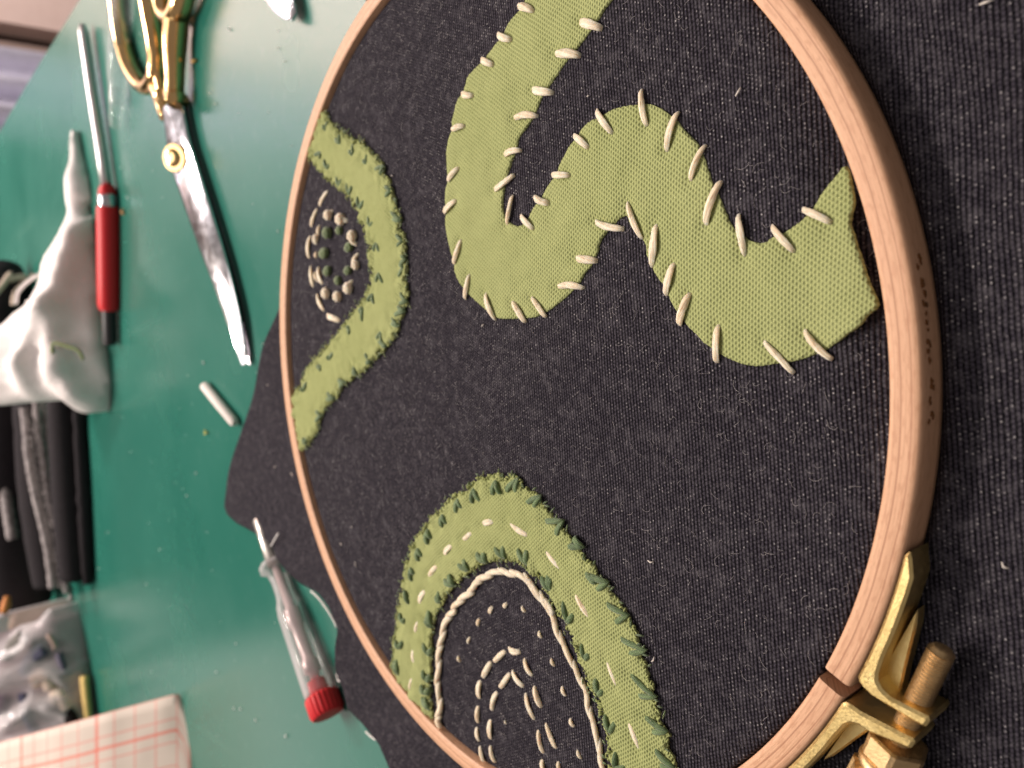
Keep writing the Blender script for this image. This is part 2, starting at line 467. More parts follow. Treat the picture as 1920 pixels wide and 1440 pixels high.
for k in range(NTH):
    th = -PI + 2 * PI * k / NTH
    c, s = math.cos(th), math.sin(th)
    row = [(r, zcloth(r * c, r * s)) for r in rad_in]
    row += [(.0956, ZT - .003), (.0957, .0016), (.0968, .0013), (.0992, .0013), (.0998, .0022)]
    tt = th % (2 * PI)
    far = rim(th) if t_start - .002 <= tt <= t_end + .002 else None
    if far is not None:
        far = max(far, .1000)
        edge_k = min(1, max(0, (far - .1) / .02))
        for j in range(1, 29):
            u = j / 28
            r = .1 + (far - .1) * u
            x, y = r * c, r * s
            z = .0036 + .0016 * u * edge_k + .0005 * nz(x * 40, y * 40, 2) * edge_k + .0009 * edge_k * math.sin(tt * 21 + 3 * u) * u
            row.append((r, z))
    else:
        # open side: cloth runs on over the table; under the ring's far right side it stops beneath the hoop
        d0 = (t_start - tt) % (2 * PI)
        short = tt < t_start and tt > math.radians(20) 
        Rb = .0999 if short else .42
        if tt <= math.radians(20): Rb = .0999 + (.32) * min(1, (math.radians(20) - tt) / math.radians(22))
        for j in range(1, 29):
            u = (j / 28)
            r = .1 + (Rb - .1) * u ** 1.6
            x, y = r * c, r * s
            e = max(0.0, r - .1)
            z = .0010 + .0030 * math.exp(-e / .013)
            w = min(1, e / .01)
            z += w * (.0009 * nz(x * 45, y * 45, 8) + .0007 * (1 + math.sin(e * 420 + 2.2 * nz(x * 25, y * 25, 4) + tt * 3)) * math.exp(-e / .05))
            row.append((r, max(z, .0007)))
    rows.append([Vector((r * c, r * s, z)) for r, z in row])
n = len(rows[0])
for row in rows: V += row
for k in range(NTH):
    k2 = (k + 1) % NTH
    Fc.append((0, 1 + k * n, 1 + k2 * n))
    for j in range(n - 1):
        Fc.append((1 + k * n + j, 1 + k * n + j + 1, 1 + k2 * n + j + 1, 1 + k2 * n + j))
cloth = obj('embroidered_cloth', (V, Fc), DENIM)
so = cloth.modifiers.new('thickness', 'SOLIDIFY'); so.thickness = .0006; so.offset = -1
tag(cloth, 'charcoal twill cloth stretched in the wooden hoop, with green patches and cream stitching', 'fabric')

# loose white threads at the cloth's cut edge
for pl in ([(522, 1000), (516, 1010), (508, 1024)], [(523, 1044), (530, 1060), (545, 1075)], [(583, 1108), (598, 1122), (618, 1150), (632, 1176)],
           [(632, 1262), (634, 1275), (642, 1280), (648, 1291)], [(686, 1372), (697, 1382), (706, 1388)]):
    pts = smooth_path([px(x, y, .0062 if pl[0][1] < 1003 else .0045) + Vector((0, 0, .0003 * nz(x, y))) for x, y in pl], 5)
    obj('loose_thread', tube(pts, .00032, 6), WHITE_TH, cloth)

# ---- appliqué patches
def zoom(sx, sy, k): return lambda pts: [(sx + x / k, sy + y / k) for x, y in pts]
A, B, C_ = zoom(800, 0, 4), zoom(800, 300, 4), zoom(1200, 200, 1440 / 520)
Fz, Gz = zoom(480, 150, 1646 / 400), zoom(480, 480, 1516 / 400)
R1, R2, R3 = zoom(720, 860, 4.8), zoom(720, 1140, 4.8), zoom(980, 1000, 1440 / 440)
Hz = zoom(540, 330, 4.8)

SNAKE = ([(1046, -115)] + A([(750, 0), (640, 150), (580, 250), (480, 390), (330, 560), (300, 640), (235, 750), (205, 870), (185, 980), (165, 1080), (160, 1200), (163, 1300)])
    + B([(152, 250), (150, 440), (165, 560), (190, 680), (220, 830), (265, 930), (340, 1020), (440, 1110), (520, 1180), (650, 1190), (760, 1185), (870, 1160), (1000, 1070), (1090, 990),
         (1160, 910), (1190, 850), (1240, 790), (1290, 690), (1300, 630), (1360, 540), (1420, 470), (1490, 418), (1512, 430), (1540, 500), (1600, 570), (1650, 640), (1660, 720), (1700, 810), (1760, 900), (1810, 1000)])
    + C_([(150, 970), (190, 1050), (240, 1120), (300, 1180), (370, 1250), (450, 1300), (540, 1335), (620, 1345), (700, 1335), (830, 1315), (900, 1290), (990, 1250), (1080, 1180), (1140, 1140), (1190, 1080), (1240, 1030),
          (1195, 920), (1150, 780), (1110, 660), (1095, 590), (1115, 510), (1105, 420), (1075, 310), (1020, 370), (960, 440), (910, 520), (850, 590), (780, 640), (690, 680), (660, 705), (600, 705), (550, 680), (480, 620), (430, 500), (380, 400), (340, 280), (300, 190), (240, 130), (190, 70)])
    + A([(1770, 820), (1690, 785), (1600, 785), (1500, 800), (1420, 820), (1340, 860), (1240, 910), (1180, 960), (1130, 1030), (1080, 1100), (1020, 1220), (970, 1320)])
    + B([(900, 230), (870, 280), (820, 350), (780, 420), (720, 490), (680, 495), (630, 470), (590, 420), (575, 330), (585, 240), (600, 140)])
    + A([(630, 1260), (680, 1110), (700, 1030), (760, 950), (820, 850), (870, 730), (950, 610), (1010, 520), (1060, 450), (1130, 370), (1200, 280), (1290, 160), (1350, 60), (1400, 0)]) + [(1232, -115)])
ARCH = (Fz([(505, 240), (550, 260), (580, 310), (620, 370), (690, 400), (760, 460), (830, 490), (880, 550), (940, 590), (990, 660), (1000, 730), (1050, 810), (1070, 890), (1090, 980), (1130, 1060), (1130, 1150), (1160, 1220), (1165, 1330)])
    + Gz([(1065, 20), (1085, 80), (1080, 170), (1085, 300), (1060, 390), (1030, 490), (990, 560), (940, 640), (900, 680), (840, 740), (790, 800), (720, 850), (660, 890), (600, 960), (540, 1040), (490, 1090), (460, 1180), (420, 1270), (380, 1340), (325, 1372),
          (290, 1290), (258, 1150), (243, 1040), (320, 940), (380, 810), (450, 730), (540, 620), (600, 570), (650, 480), (720, 390), (770, 340), (820, 270), (830, 180), (850, 110), (830, 50)])
    + Fz([(905, 1430), (895, 1350), (900, 1280), (870, 1210), (850, 1130), (820, 1070), (780, 970), (740, 900), (690, 850), (640, 820), (590, 770), (550, 740), (480, 660), (440, 600), (388, 570), (374, 530), (398, 450), (440, 370), (478, 290)]))
RAINBOW = (R2([(112, 722), (95, 600), (90, 500), (115, 400), (110, 300), (130, 200), (140, 80)])
    + R1([(140, 1400), (165, 1300), (190, 1150), (205, 1030), (240, 900), (260, 840), (310, 740), (380, 620), (420, 570), (510, 480), (570, 420), (650, 350), (690, 290), (760, 290), (810, 220), (880, 190), (960, 190), (1000, 150), (1040, 140), (1110, 190), (1200, 160), (1230, 180), (1260, 250), (1330, 290), (1380, 300), (1410, 360), (1440, 430), (1520, 490), (1550, 560), (1640, 640), (1670, 700), (1740, 780), (1800, 850), (1850, 920)])
    + R3([(440, 190), (470, 240), (530, 310), (560, 380), (630, 450), (660, 530), (700, 580), (720, 660), (740, 740), (770, 800), (790, 860), (810, 930), (830, 1030), (850, 1110), (880, 1180), (900, 1230), (910, 1290), (940, 1380), (955, 1440)])
    + [(1285, 1490), (1300, 1560), (1185, 1560), (1160, 1490)]
    + R3([(560, 1440), (540, 1330), (545, 1230), (520, 1180), (490, 1080), (470, 980), (420, 910), (390, 800), (350, 720), (320, 640), (290, 550), (220, 460), (190, 380), (150, 310), (90, 240)])
    + R1([(1300, 960), (1270, 930), (1180, 900), (1090, 890), (1000, 905), (920, 925), (850, 950), (800, 990), (740, 1030), (690, 1070), (650, 1120), (600, 1190), (570, 1250), (520, 1320), (480, 1370)])
    + R2([(490, 40), (470, 110), (450, 200), (440, 290), (440, 380), (430, 480), (435, 570), (420, 670), (420, 770), (435, 850), (435, 950), (420, 1050), (300, 960), (200, 830)]))

# ---- stitches: (x0, y0, x1, y1, width) in photograph pixels
def Z(fn, lst, k):
    out = []
    for a, b, c, d, w in lst:
        (p, q) = fn([(a, b), (c, d)]); out.append((*p, *q, w / k))
    return out
SN_ST = (Z(A, [(685, 45, 800, 85, 58), (530, 250, 630, 300, 50), (405, 440, 495, 488, 50), (260, 695, 347, 718, 46), (183, 972, 280, 945, 44), (158, 1360, 240, 1258, 44),
               (1150, 160, 1308, 215, 64), (962, 400, 1145, 418, 64), (790, 668, 942, 697, 60), (650, 885, 827, 870, 50), (578, 1165, 707, 1130, 46), (503, 1425, 652, 1308, 44),
               (1103, 1012, 1212, 1112, 48), (1268, 820, 1388, 1002, 50), (1603, 670, 1647, 942, 52), (1882, 835, 1793, 1135, 55), (938, 1310, 1072, 1316, 48)], 4)
    + Z(B, [(128, 397, 222, 303, 44), (200, 780, 257, 598, 42), (284, 1045, 317, 856, 42), (438, 995, 512, 1203, 42), (638, 1060, 737, 1218, 50), (783, 1030, 892, 1178, 42), (978, 948, 1177, 958, 50), (1122, 733, 1272, 758, 58),
            (1262, 458, 1472, 518, 52), (1498, 315, 1612, 592, 46), (1716, 485, 1680, 800, 60), (1852, 775, 1788, 1013, 56), (598, 485, 642, 262, 40), (808, 272, 912, 327, 52), (703, 412, 797, 518, 44)], 4)
    + Z(C_, [(338, 196, 258, 384, 34), (416, 385, 340, 613, 44), (507, 558, 541, 775, 38), (682, 615, 800, 755, 36), (842, 530, 990, 604, 38), (257, 970, 203, 1135, 42), (405, 1135, 395, 1328, 38), (642, 1220, 795, 1385, 34), (852, 1160, 995, 1313, 36)], 1440 / 520))
RB_CR = (Z(R1, [(890, 585, 995, 570, 52), (710, 725, 800, 660, 48), (542, 865, 617, 785, 48), (408, 1055, 487, 965, 50), (323, 1308, 377, 1188, 48), (1128, 568, 1302, 692, 50), (1453, 828, 1597, 1002, 44), (1723, 1215, 1862, 1432, 62)], 4.8)
    + Z(R2, [(285, 218, 317, 108, 40), (275, 498, 270, 365, 38), (238, 745, 262, 622, 36)], 4.8)
    + Z(R3, [(513, 750, 588, 945, 30), (652, 1140, 722, 1325, 34)], 1440 / 440))
# dark green pairs: arm, point, arm
def ZV(fn, lst): return [fn([(v[0], v[1]), (v[2], v[3]), (v[4], v[5])]) for v in lst]
RB_V = (ZV(R1, [(800, 400, 812, 275, 878, 380), (652, 490, 668, 365, 712, 445), (528, 620, 528, 505, 575, 585), (398, 770, 395, 645, 435, 710), (320, 920, 308, 810, 358, 870), (262, 1100, 248, 985, 288, 1030), (235, 1305, 195, 1180, 225, 1245),
                (985, 328, 1012, 200, 1052, 318), (1098, 295, 1218, 175, 1190, 305), (1285, 395, 1420, 335, 1352, 435), (1450, 560, 1618, 560, 1550, 690), (1660, 790, 1800, 790, 1712, 712), (1820, 1030, 1925, 1105, 1860, 1090),
                (668, 950, 762, 1003, 727, 900), (838, 850, 932, 932, 908, 838), (998, 800, 1092, 892, 1078, 785), (1203, 805, 1292, 952, 1288, 818), (1418, 1070, 1502, 1182, 1482, 1038), (548, 1092, 642, 1142, 592, 1040), (470, 1240, 520, 1290, 500, 1190)])
    + ZV(R2, [(155, 40, 180, 125, 205, 95), (112, 300, 150, 355, 180, 300), (105, 470, 140, 590, 125, 460), (385, 90, 440, 165, 410, 20), (365, 310, 410, 420, 440, 370), (360, 560, 395, 650, 430, 620), (350, 800, 425, 910, 372, 800), (345, 700, 390, 760, 420, 735)])
    + ZV(R3, [(118, 258, 175, 347, 178, 268), (253, 408, 280, 547, 322, 490), (363, 678, 385, 772, 418, 738), (453, 888, 467, 988, 503, 962), (508, 1110, 537, 1222, 578, 1152), (578, 1340, 572, 1440, 642, 1432),
              (393, 250, 528, 300, 460, 345), (513, 428, 653, 502, 570, 545), (597, 638, 765, 717, 655, 735), (662, 858, 825, 1003, 712, 990), (752, 1118, 893, 1212, 800, 1215), (815, 1318, 945, 1442, 850, 1420)]))
AR_V = (ZV(Fz, [(525, 345, 540, 390, 560, 320), (615, 450, 655, 490, 650, 425), (722, 545, 755, 580, 755, 490), (830, 620, 862, 645, 860, 575), (920, 690, 990, 665, 960, 740), (1000, 820, 1055, 850, 1005, 900), (1045, 1010, 1125, 1085, 1060, 1075), (1085, 1190, 1140, 1240, 1095, 1285),
                (455, 580, 510, 560, 495, 605), (530, 610, 553, 690, 575, 650), (625, 735, 645, 830, 665, 765), (708, 790, 722, 885, 750, 820), (792, 895, 803, 1000, 848, 930), (878, 1045, 880, 1130, 920, 1095), (915, 1320, 940, 1255, 965, 1325), (1120, 1430, 1165, 1380, 1130, 1350)])
    + ZV(Gz, [(1020, 150, 1060, 80, 1030, 60), (1030, 260, 1075, 320, 1020, 340), (860, 190, 880, 120, 912, 195), (800, 320, 835, 275, 850, 340), (1010, 360, 1060, 390, 985, 420), (965, 430, 1015, 500, 960, 480), (740, 400, 765, 370, 760, 470),
              (860, 590, 895, 540, 900, 620), (900, 640, 935, 640, 870, 600), (650, 505, 675, 510, 665, 555), (520, 710, 525, 735, 560, 690), (780, 690, 820, 750, 790, 760), (700, 780, 720, 840, 690, 820), (440, 790, 470, 780, 460, 815), (590, 880, 640, 900, 600, 930), (510, 970, 560, 1010, 505, 1020), (430, 1100, 470, 1130, 425, 1180), (340, 1290, 360, 1340, 370, 1280), (330, 940, 345, 960, 370, 900)]))

def poly_resample(P, step, closed=True):
    out = []
    n = len(P)
    for i in range(n if closed else n - 1):
        a, b = P[i], P[(i + 1) % n]
        L = (b - a).length; k = max(1, int(round(L / step)))
        for j in range(k): out.append(a.lerp(b, j / k))
    return out
def seg_dist(pts, segs):
    d = np.full(len(pts), 1e9)
    for a, b in segs:
        ab = b - a; t = np.clip(((pts - a) @ ab) / max(ab @ ab, 1e-12), 0, 1)
        d = np.minimum(d, np.linalg.norm(pts - (a + t[:, None] * ab), axis=1))
    return d
def patch(name, outline, ragged, stitches, label, seed):
    P = [px(x, y, ZF) for x, y in outline]
    P = [Vector((p.x, p.y)) for p in P]
    sm3 = smooth_path([Vector((p.x, p.y, 0)) for p in P], 3, True)
    P = [Vector((p.x, p.y)) for p in sm3]
    # keep it inside the hoop
    P = [p if p.length < .0955 else p * (.0955 / p.length) for p in P]
    P = poly_resample(P, .00042)
    n = len(P); Q = []
    for i, p in enumerate(P):
        t = (P[(i + 2) % n] - P[i - 2]); t = t.normalized() if t.length > 1e-9 else Vector((1, 0)); nr = Vector((t.y, -t.x))
        a = .00013 * nz(p.x, p.y, seed, 2600) + .0001 * nz(p.x, p.y, seed, 900)
        if ragged: a += ragged * (.00085 * nz(p.x, p.y, seed, 560) + .0006 * nz(p.x, p.y, seed + 9, 1200))
        if p.length > .0945: a = 0
        Q.append(p + nr * a)
    P = Q
    bx = np.array([(p.x, p.y) for p in P])
    lo, hi = bx.min(0), bx.max(0); st = .00075
    gp = []
    for j in range(int((hi[1] - lo[1]) / (st * .866)) + 1):
        for i in range(int((hi[0] - lo[0]) / st) + 1):
            gp.append((lo[0] + (i + .5 * (j % 2)) * st, lo[1] + j * st * .866))
    gp = np.array(gp)
    # inside test
    ins = np.zeros(len(gp), bool); x, y = gp[:, 0], gp[:, 1]
    for i in range(len(bx)):
        x1, y1 = bx[i]; x2, y2 = bx[(i + 1) % len(bx)]
        if y1 == y2: continue
        c = ((y1 > y) != (y2 > y)) & (x < (x2 - x1) * (y - y1) / (y2 - y1) + x1)
        ins ^= c
    gp = gp[ins]
    def bdist(q):
        d = np.full(len(q), 1e9)
        for i in range(0, len(q), 2000):
            d[i:i + 2000] = np.sqrt(((q[i:i + 2000, None, :] - bx[None]) ** 2).sum(2)).min(1)
        return d
    gp = gp[bdist(gp) > .0003]
    allp = [Vector((p.x * 1000, p.y * 1000)) for p in P] + [Vector((a * 1000, b * 1000)) for a, b in gp]
    nb = len(P)
    vc, ve, vfc, ov, oe, of = delaunay_2d_cdt(allp, [(i, (i + 1) % nb) for i in range(nb)], [], 1, 1e-5)
    q = np.array([(v.x, v.y) for v in vc]) / 1000
    d = bdist(q)
    segs = []
    for s in stitches:
        pp = [px(s[0], s[1], ZF), px(s[2], s[3], ZF)]
        segs.append((np.array(pp[0][:2]), np.array(pp[1][:2])))
    sd = seg_dist(q, segs)
    V = []
    for i, (a, b) in enumerate(q):
        puff = (.00040 + (.00030 if ragged else .00008) * (1 - math.exp(-d[i] / .0005)))
        if ragged: puff += ragged * (.00085 * nz(a, b, seed, 520) * math.exp(-d[i] / .0020) + .0005 * nz(a, b, seed + 3, 1000) * math.exp(-d[i] / .0013) + .0003)
        puff += .00024 * nz(a, b, seed, 170) + .00010 * nz(a, b * .4, seed, 520)
        puff -= (.00038 if ragged else .00046) * math.exp(-(sd[i] / .0011) ** 2)
        V.append(Vector((a, b, zf(a, b) + max(puff, .00006))))
    Fc = []
    for f in vfc:
        A_ = sum(q[f[k]][0] * q[f[(k + 1) % len(f)]][1] - q[f[(k + 1) % len(f)]][0] * q[f[k]][1] for k in range(len(f)))
        Fc.append(tuple(f) if A_ > 0 else tuple(reversed(f)))
    # wall down to the cloth along the boundary
    cnt = {}
    for f in Fc:
        for k in range(len(f)):
            e = (f[k], f[(k + 1) % len(f)]); cnt[e] = 1
    low = {}
    for (a, b) in list(cnt):
        if (b, a) in cnt: continue
        for v in (a, b):
            if v not in low:
                low[v] = len(V); w = V[v]; V.append(Vector((w.x, w.y, zf(w.x, w.y) - .0004)))
        Fc.append((b, a, low[a], low[b]))
    o = obj(name, (V, Fc), GREEN, cloth)
    o['label'] = label
    if ragged:
        parts = []
        for i in range(0, nb):
            p = P[i]
            if p.length > .0945 or random.random() < .25: continue
            t = (P[(i + 2) % nb] - P[i - 2]).normalized(); nr = Vector((t.y, -t.x))
            z0 = zf(p.x, p.y)
            pts = []
            L = random.uniform(.0001, .0008); sw = random.uniform(-1, 1) * .0009
            for k in range(4):
                u = k / 3
                w = p - nr * .0004 + nr * (L + .0004) * u + t * sw * math.sin(u * 2.6)
                pts.append(Vector((w.x, w.y, z0 + .0006 + random.uniform(-.0001, .0003) + .0004 * math.sin(u * PI) - .0004 * u)))
            parts.append(tube(pts, [.00020, .00019, .00017, .00010], 5))
        fr = obj('frayed_edge', join(*parts), LTGREEN, o, kind='stuff')
        parts = []
        for i in range(0, nb, 2):
            p = P[i]
            if p.length > .0945 or random.random() < .62: continue
            t = (P[(i + 2) % nb] - P[i - 2]).normalized(); nr = Vector((t.y, -t.x))
            ins = random.uniform(.0002, .0016); a = random.uniform(-1.1, 1.1); L = random.uniform(.0007, .0017)
            dv = nr * math.cos(a) + t * math.sin(a)
            q0 = p - nr * ins; z0 = zf(p.x, p.y) + .0009
            parts.append(tube([Vector((*(q0 + dv * L * u), z0 + .0003 * math.sin(u * PI) - .0003 * u)) for u in (-.5, 0, .5)], [.00012, .00024, .00012], 5))
        obj('green_fray', join(*parts), DKGREEN, o, kind='stuff')
    return o

def zs(x, y, on):
    return zf(x, y) + (.00042 if on else 0)
def spindle(p0, p1, w, lift, sides=18, segs=12, ends=.5, ridge=.13, twist=None):
    n = segs; pts, rad = [], []
    L = (p1 - p0).length
    side = Vector((-(p1 - p0).y, (p1 - p0).x, 0)).normalized() * random.uniform(-.06, .06) * L
    for i in range(n + 1):
        t = i / n; s = math.sin(PI * t)
        p = p0.lerp(p1, t) + side * s
        p.z += lift * (s ** .55) - w * .30 * (1 - s ** .4)
        pts.append(p); rad.append(w / 2 * (ends + (1 - ends) * s ** .55))
    rad = [q * (1 + random.uniform(-.07, .07)) for q in rad]
    return tube(pts, rad, sides, .62, 3, ridge, (twist if twist is not None else random.choice((-1, 1)) * random.uniform(.35, .8)))
def stitch(s, mat, parent, on=True, name='stitch', kw=1.04):
    x0, y0, x1, y1, w = s
    a, b = px(x0, y0, ZF + .0004), px(x1, y1, ZF + .0004)
    wid = w * mpp((a + b) / 2) * kw
    a.z = zs(a.x, a.y, on); b.z = zs(b.x, b.y, on)
    return obj(name, spindle(a, b, wid, wid * .32, ends=random.uniform(.40, .66)), mat, parent)
def vstitch(v, parent, wpx=9.5):
    (a, b, c) = [px(x, y, ZF + .0006) for x, y in v]
    w = wpx * mpp(b) * random.uniform(.85, 1.1)
    for p in (a, b, c): p.z = zs(p.x, p.y, True) + .0002
    pts, rad = [], []
    for (p, q, first) in ((a, b, True), (b, c, False)):
        for i in range(0 if first else 1, 8):
            t = i / 7
            r = p.lerp(q, t); r.z += w * .42 * math.sin(PI * t) ** .6 - (w * .35 if (first and i == 0) or (not first and i == 7) else 0)
            pts.append(r)
            e = t if first else 1 - t
            rad.append(w / 2 * (.55 + .45 * math.sin(PI * min(1, e * .75 + .15))))
    return obj('stitch', tube(pts, rad, 9, .75, 3, .12, random.choice((-1, 1)) * .9), DKGREEN, parent)

snake = patch('applique_patch', SNAKE, 0, SN_ST, 'smooth winding green knit patch edged with cream stitches', 3)
arch = patch('applique_patch', ARCH, 1.5, [(v[0][0], v[0][1], v[1][0], v[1][1]) for v in AR_V], 'ragged green knit band arching round the cream and green knots', 11)
rainbow = patch('applique_patch', RAINBOW, 1.2, [s[:4] for s in RB_CR] + [(v[0][0], v[0][1], v[1][0], v[1][1]) for v in RB_V], 'ragged green knit arch with a cream running stitch along its middle', 23)
for s in SN_ST: stitch(s, CREAM, snake)
for s in RB_CR: stitch(s, CREAM, rainbow)
for v in RB_V: vstitch(v, rainbow, 12.5)
for v in AR_V: vstitch(v, arch, 9)

# ---- stitches straight on the charcoal cloth
DASH = (Z(R2, [(1108, 362, 1218, 402, 58), (973, 485, 1083, 392, 52), (873, 630, 952, 490, 58), (848, 825, 856, 655, 52), (835, 1042, 838, 882, 52), (845, 1208, 825, 1075, 44), (888, 1395, 850, 1245, 44),
                (1248, 455, 1322, 620, 50), (1333, 705, 1402, 908, 64), (1438, 1040, 1537, 1278, 50), (1558, 1388, 1580, 1490, 46),
                (1023, 722, 1122, 592, 52), (1137, 568, 1243, 718, 54), (958, 930, 1007, 758, 52), (947, 1190, 948, 1005, 50), (988, 1400, 943, 1240, 48), (1257, 765, 1343, 1018, 46), (1375, 1100, 1423, 1318, 50), (1413, 1370, 1435, 1490, 48)], 4.8)
    + Z(R1, [(938, 1398, 965, 1335, 40), (1070, 1345, 1098, 1305, 40), (1228, 1335, 1262, 1385, 36)], 4.8)
    + Z(R2, [(833, 165, 848, 98, 36), (742, 325, 765, 265, 28), (655, 440, 675, 488, 36), (1383, 212, 1408, 275, 40), (1490, 462, 1522, 530, 40), (1590, 710, 1622, 800, 42), (1663, 1000, 1700, 1075, 44), (1727, 1290, 1765, 1362, 42), (1075, 1018, 1093, 1048, 22)], 4.8)
    + Z(Hz, [(270, 270, 348, 132, 38), (193, 460, 252, 292, 40), (180, 745, 190, 532, 44), (217, 1005, 193, 805, 42), (318, 1220, 248, 1060, 44), (340, 1250, 458, 1302, 54),
             (262, 540, 275, 440, 40), (243, 735, 247, 685, 34), (262, 815, 300, 975, 46), (232, 870, 262, 950, 44)], 4.8))
for s in DASH: stitch(s, CREAM, cloth, on=False)

def knot(c, r, mat, tail=None, sq=1.0, ang=0.0):
    """french knot: a coiled ball, drawn out a little along ang"""
    x, y = Hz([c])[0]
    p = px(x, y, ZF + .0009); R = r / 4.8 * mpp(p) * 1.05
    n, m = 14, 20; V, Fc, U = [], [], []
    p.z = zf(p.x, p.y) + R * .45
    # image angle -> world direction
    q = px(x + math.cos(ang) * 4, y + math.sin(ang) * 4, ZF); d = Vector((q.x - p.x, q.y - p.y, 0)).normalized(); e = Vector((-d.y, d.x, 0))
    for i in range(n + 1):
        th = PI * i / n
        for k in range(m):
            a = 2 * PI * k / m
            rr = R * (1 + .11 * math.sin(2 * a + 9 * th) + .05 * math.sin(7 * a + 5 * th))
            V.append(p + d * (rr * sq * math.sin(th) * math.cos(a)) + e * (rr * math.sin(th) * math.sin(a)) + Vector((0, 0, rr * .85 * math.cos(th))))
            U.append((th * R * 1000 * 2, a / (2 * PI) + th * .8))
    for i in range(n):
        for k in range(m):
            Fc.append((i * m + k, (i + 1) * m + k, (i + 1) * m + (k + 1) % m, i * m + (k + 1) % m))
    o = obj('knot_stitch', (V, Fc, U), mat, cloth)
    if tail:
        tx, ty = Hz([tail])[0]
        a, b = px(x, y, ZF), px(tx, ty, ZF)
        a.z = zf(a.x, a.y) + R * .5; b.z = zf(b.x, b.y)
        obj('knot_tail', spindle(a, b, R * .95, R * .25), mat, o)
for c, r, t in [((355, 352), 45, (405, 312)), ((468, 390), 52, (538, 405)), ((573, 540), 50, (620, 622)), ((600, 800), 42, (634, 695)), ((535, 1010), 50, (580, 940)), ((440, 1085), 46, None), ((335, 1058), 46, (345, 1005)), ((240, 560), 34, (262, 612))]:
    knot(c, r, CREAM, t)
for c, r, sq, an in [((350, 512), 50, 1.1, .5), ((450, 490), 36, 1.2, .3), ((540, 640), 40, 1.5, 1.1), ((528, 850), 36, 1.5, 1.6), ((318, 695), 44, 1.5, 1.5), ((345, 855), 40, 1.4, .9), ((440, 940), 38, 1.1, .4)]:
    knot(c, r, KNOTGREEN, None, sq, an)

# ---- cream stem-stitch line, one twisted strand overlapping the next
rope = (R2([(518, 1068), (505, 1040), (485, 1000), (500, 950), (510, 900), (505, 800), (492, 720), (485, 650), (497, 560), (500, 450), (507, 370), (532, 260), (550, 160), (580, 85), (640, 25)])
        + R1([(640, 1330), (720, 1250), (800, 1180), (840, 1105), (920, 1058), (1030, 1010), (1130, 1028), (1250, 1052), (1320, 1130), (1400, 1240), (1480, 1310), (1530, 1400)])
        + R3([(40, 300), (75, 335), (140, 420), (190, 520), (215, 600), (255, 690), (300, 780), (350, 890), (395, 990), (405, 1080), (440, 1180), (465, 1280), (480, 1380), (500, 1440), (520, 1530), (545, 1660)]))
rp = [px(x, y, ZF + .0003) for x, y in rope]
rp = smooth_path(rp, 4); rp = poly_resample([Vector((p.x, p.y, 0)) for p in rp], .0006, False)
step, ln = 8, 13
i = 0
while i + ln < len(rp):
    seg = rp[i:i + ln]
    pts, rad = [], []
    w = (11.8) * mpp(seg[6]) * random.uniform(.92, 1.08)
    for k, p in enumerate(seg):
        t = k / (ln - 1); s = math.sin(PI * t)
        tg = (seg[min(k + 1, ln - 1)] - seg[max(k - 1, 0)]).normalized(); nr = Vector((tg.y, -tg.x, 0))
        q = p + nr * w * .34 * (t - .5) * 2
        q.z = zf(q.x, q.y) + w * .10 + w * .28 * s ** .6
        pts.append(q); rad.append(w / 2 * (.5 + .5 * s ** .5))
    obj('stitch', tube(pts, rad, 10, .8, 3, .10, .9), CREAM, cloth)
    i += step

# ---- lint caught on the cloth (uncounted specks)
parts = []
def fleck(x, y, z, L, r, ang, bend=.3):
    p = px(x, y, z); d = Vector((math.cos(ang), math.sin(ang), 0)); e = Vector((-d.y, d.x, 0))
    return tube([p - d * L / 2, p + e * L * bend * .5 + Vector((0, 0, r)), p + d * L / 2], [r * .6, r, r * .5], 5)
for x, y, on in ((1220, 1052, 1), (1103, 180, 1), (1384, 172, 1), (660, 988, 1), (666, 1058, 1), (905, 610, 1), (1885, 1060, 0), (1850, 4, 0), (493, 645, 0), (502, 722, 0), (516, 876, 0), (547, 890, 0), (1224, 1236, 1), (700, 300, 1), (735, 330, 1), (640, 1020, 1)):
    z = ZF + .0004 if on else (.0035 if x > 1000 else .0058)
    parts.append(fleck(x, y, z, random.uniform(.0006, .0016) * (1.5 if x > 1800 else 1), .00018, random.uniform(0, 6), random.uniform(-.6, .6)))
lint = obj('lint', join(*parts), m_plain('pale_lint', (.62, .56, .50), .9), cloth, kind='stuff')
# fine stray fibres lying all over the stretched cloth
parts = []
for _ in range(2600):
    r = .094 * math.sqrt(random.random()); th = random.uniform(0, 2 * PI)
    x, y = r * math.cos(th), r * math.sin(th); a = random.uniform(0, 6.3); L = random.uniform(.0005, .0024) * random.choice((.6, 1, 1))
    z = zcloth(x, y) + .00012
    pts = [Vector((x + L * u * math.cos(a + bend * u), y + L * u * math.sin(a + bend * u), z + .00012 * math.sin(u * PI))) for bend in (random.uniform(-2.2, 2.2),) for u in (0, .33, .66, 1)]
    parts.append(tube(pts, random.uniform(.000016, .000034), 3, cap=False))
obj('stray_fibres', join(*parts), m_plain('grey_fibre', (.34, .31, .31), .9), cloth, kind='stuff')

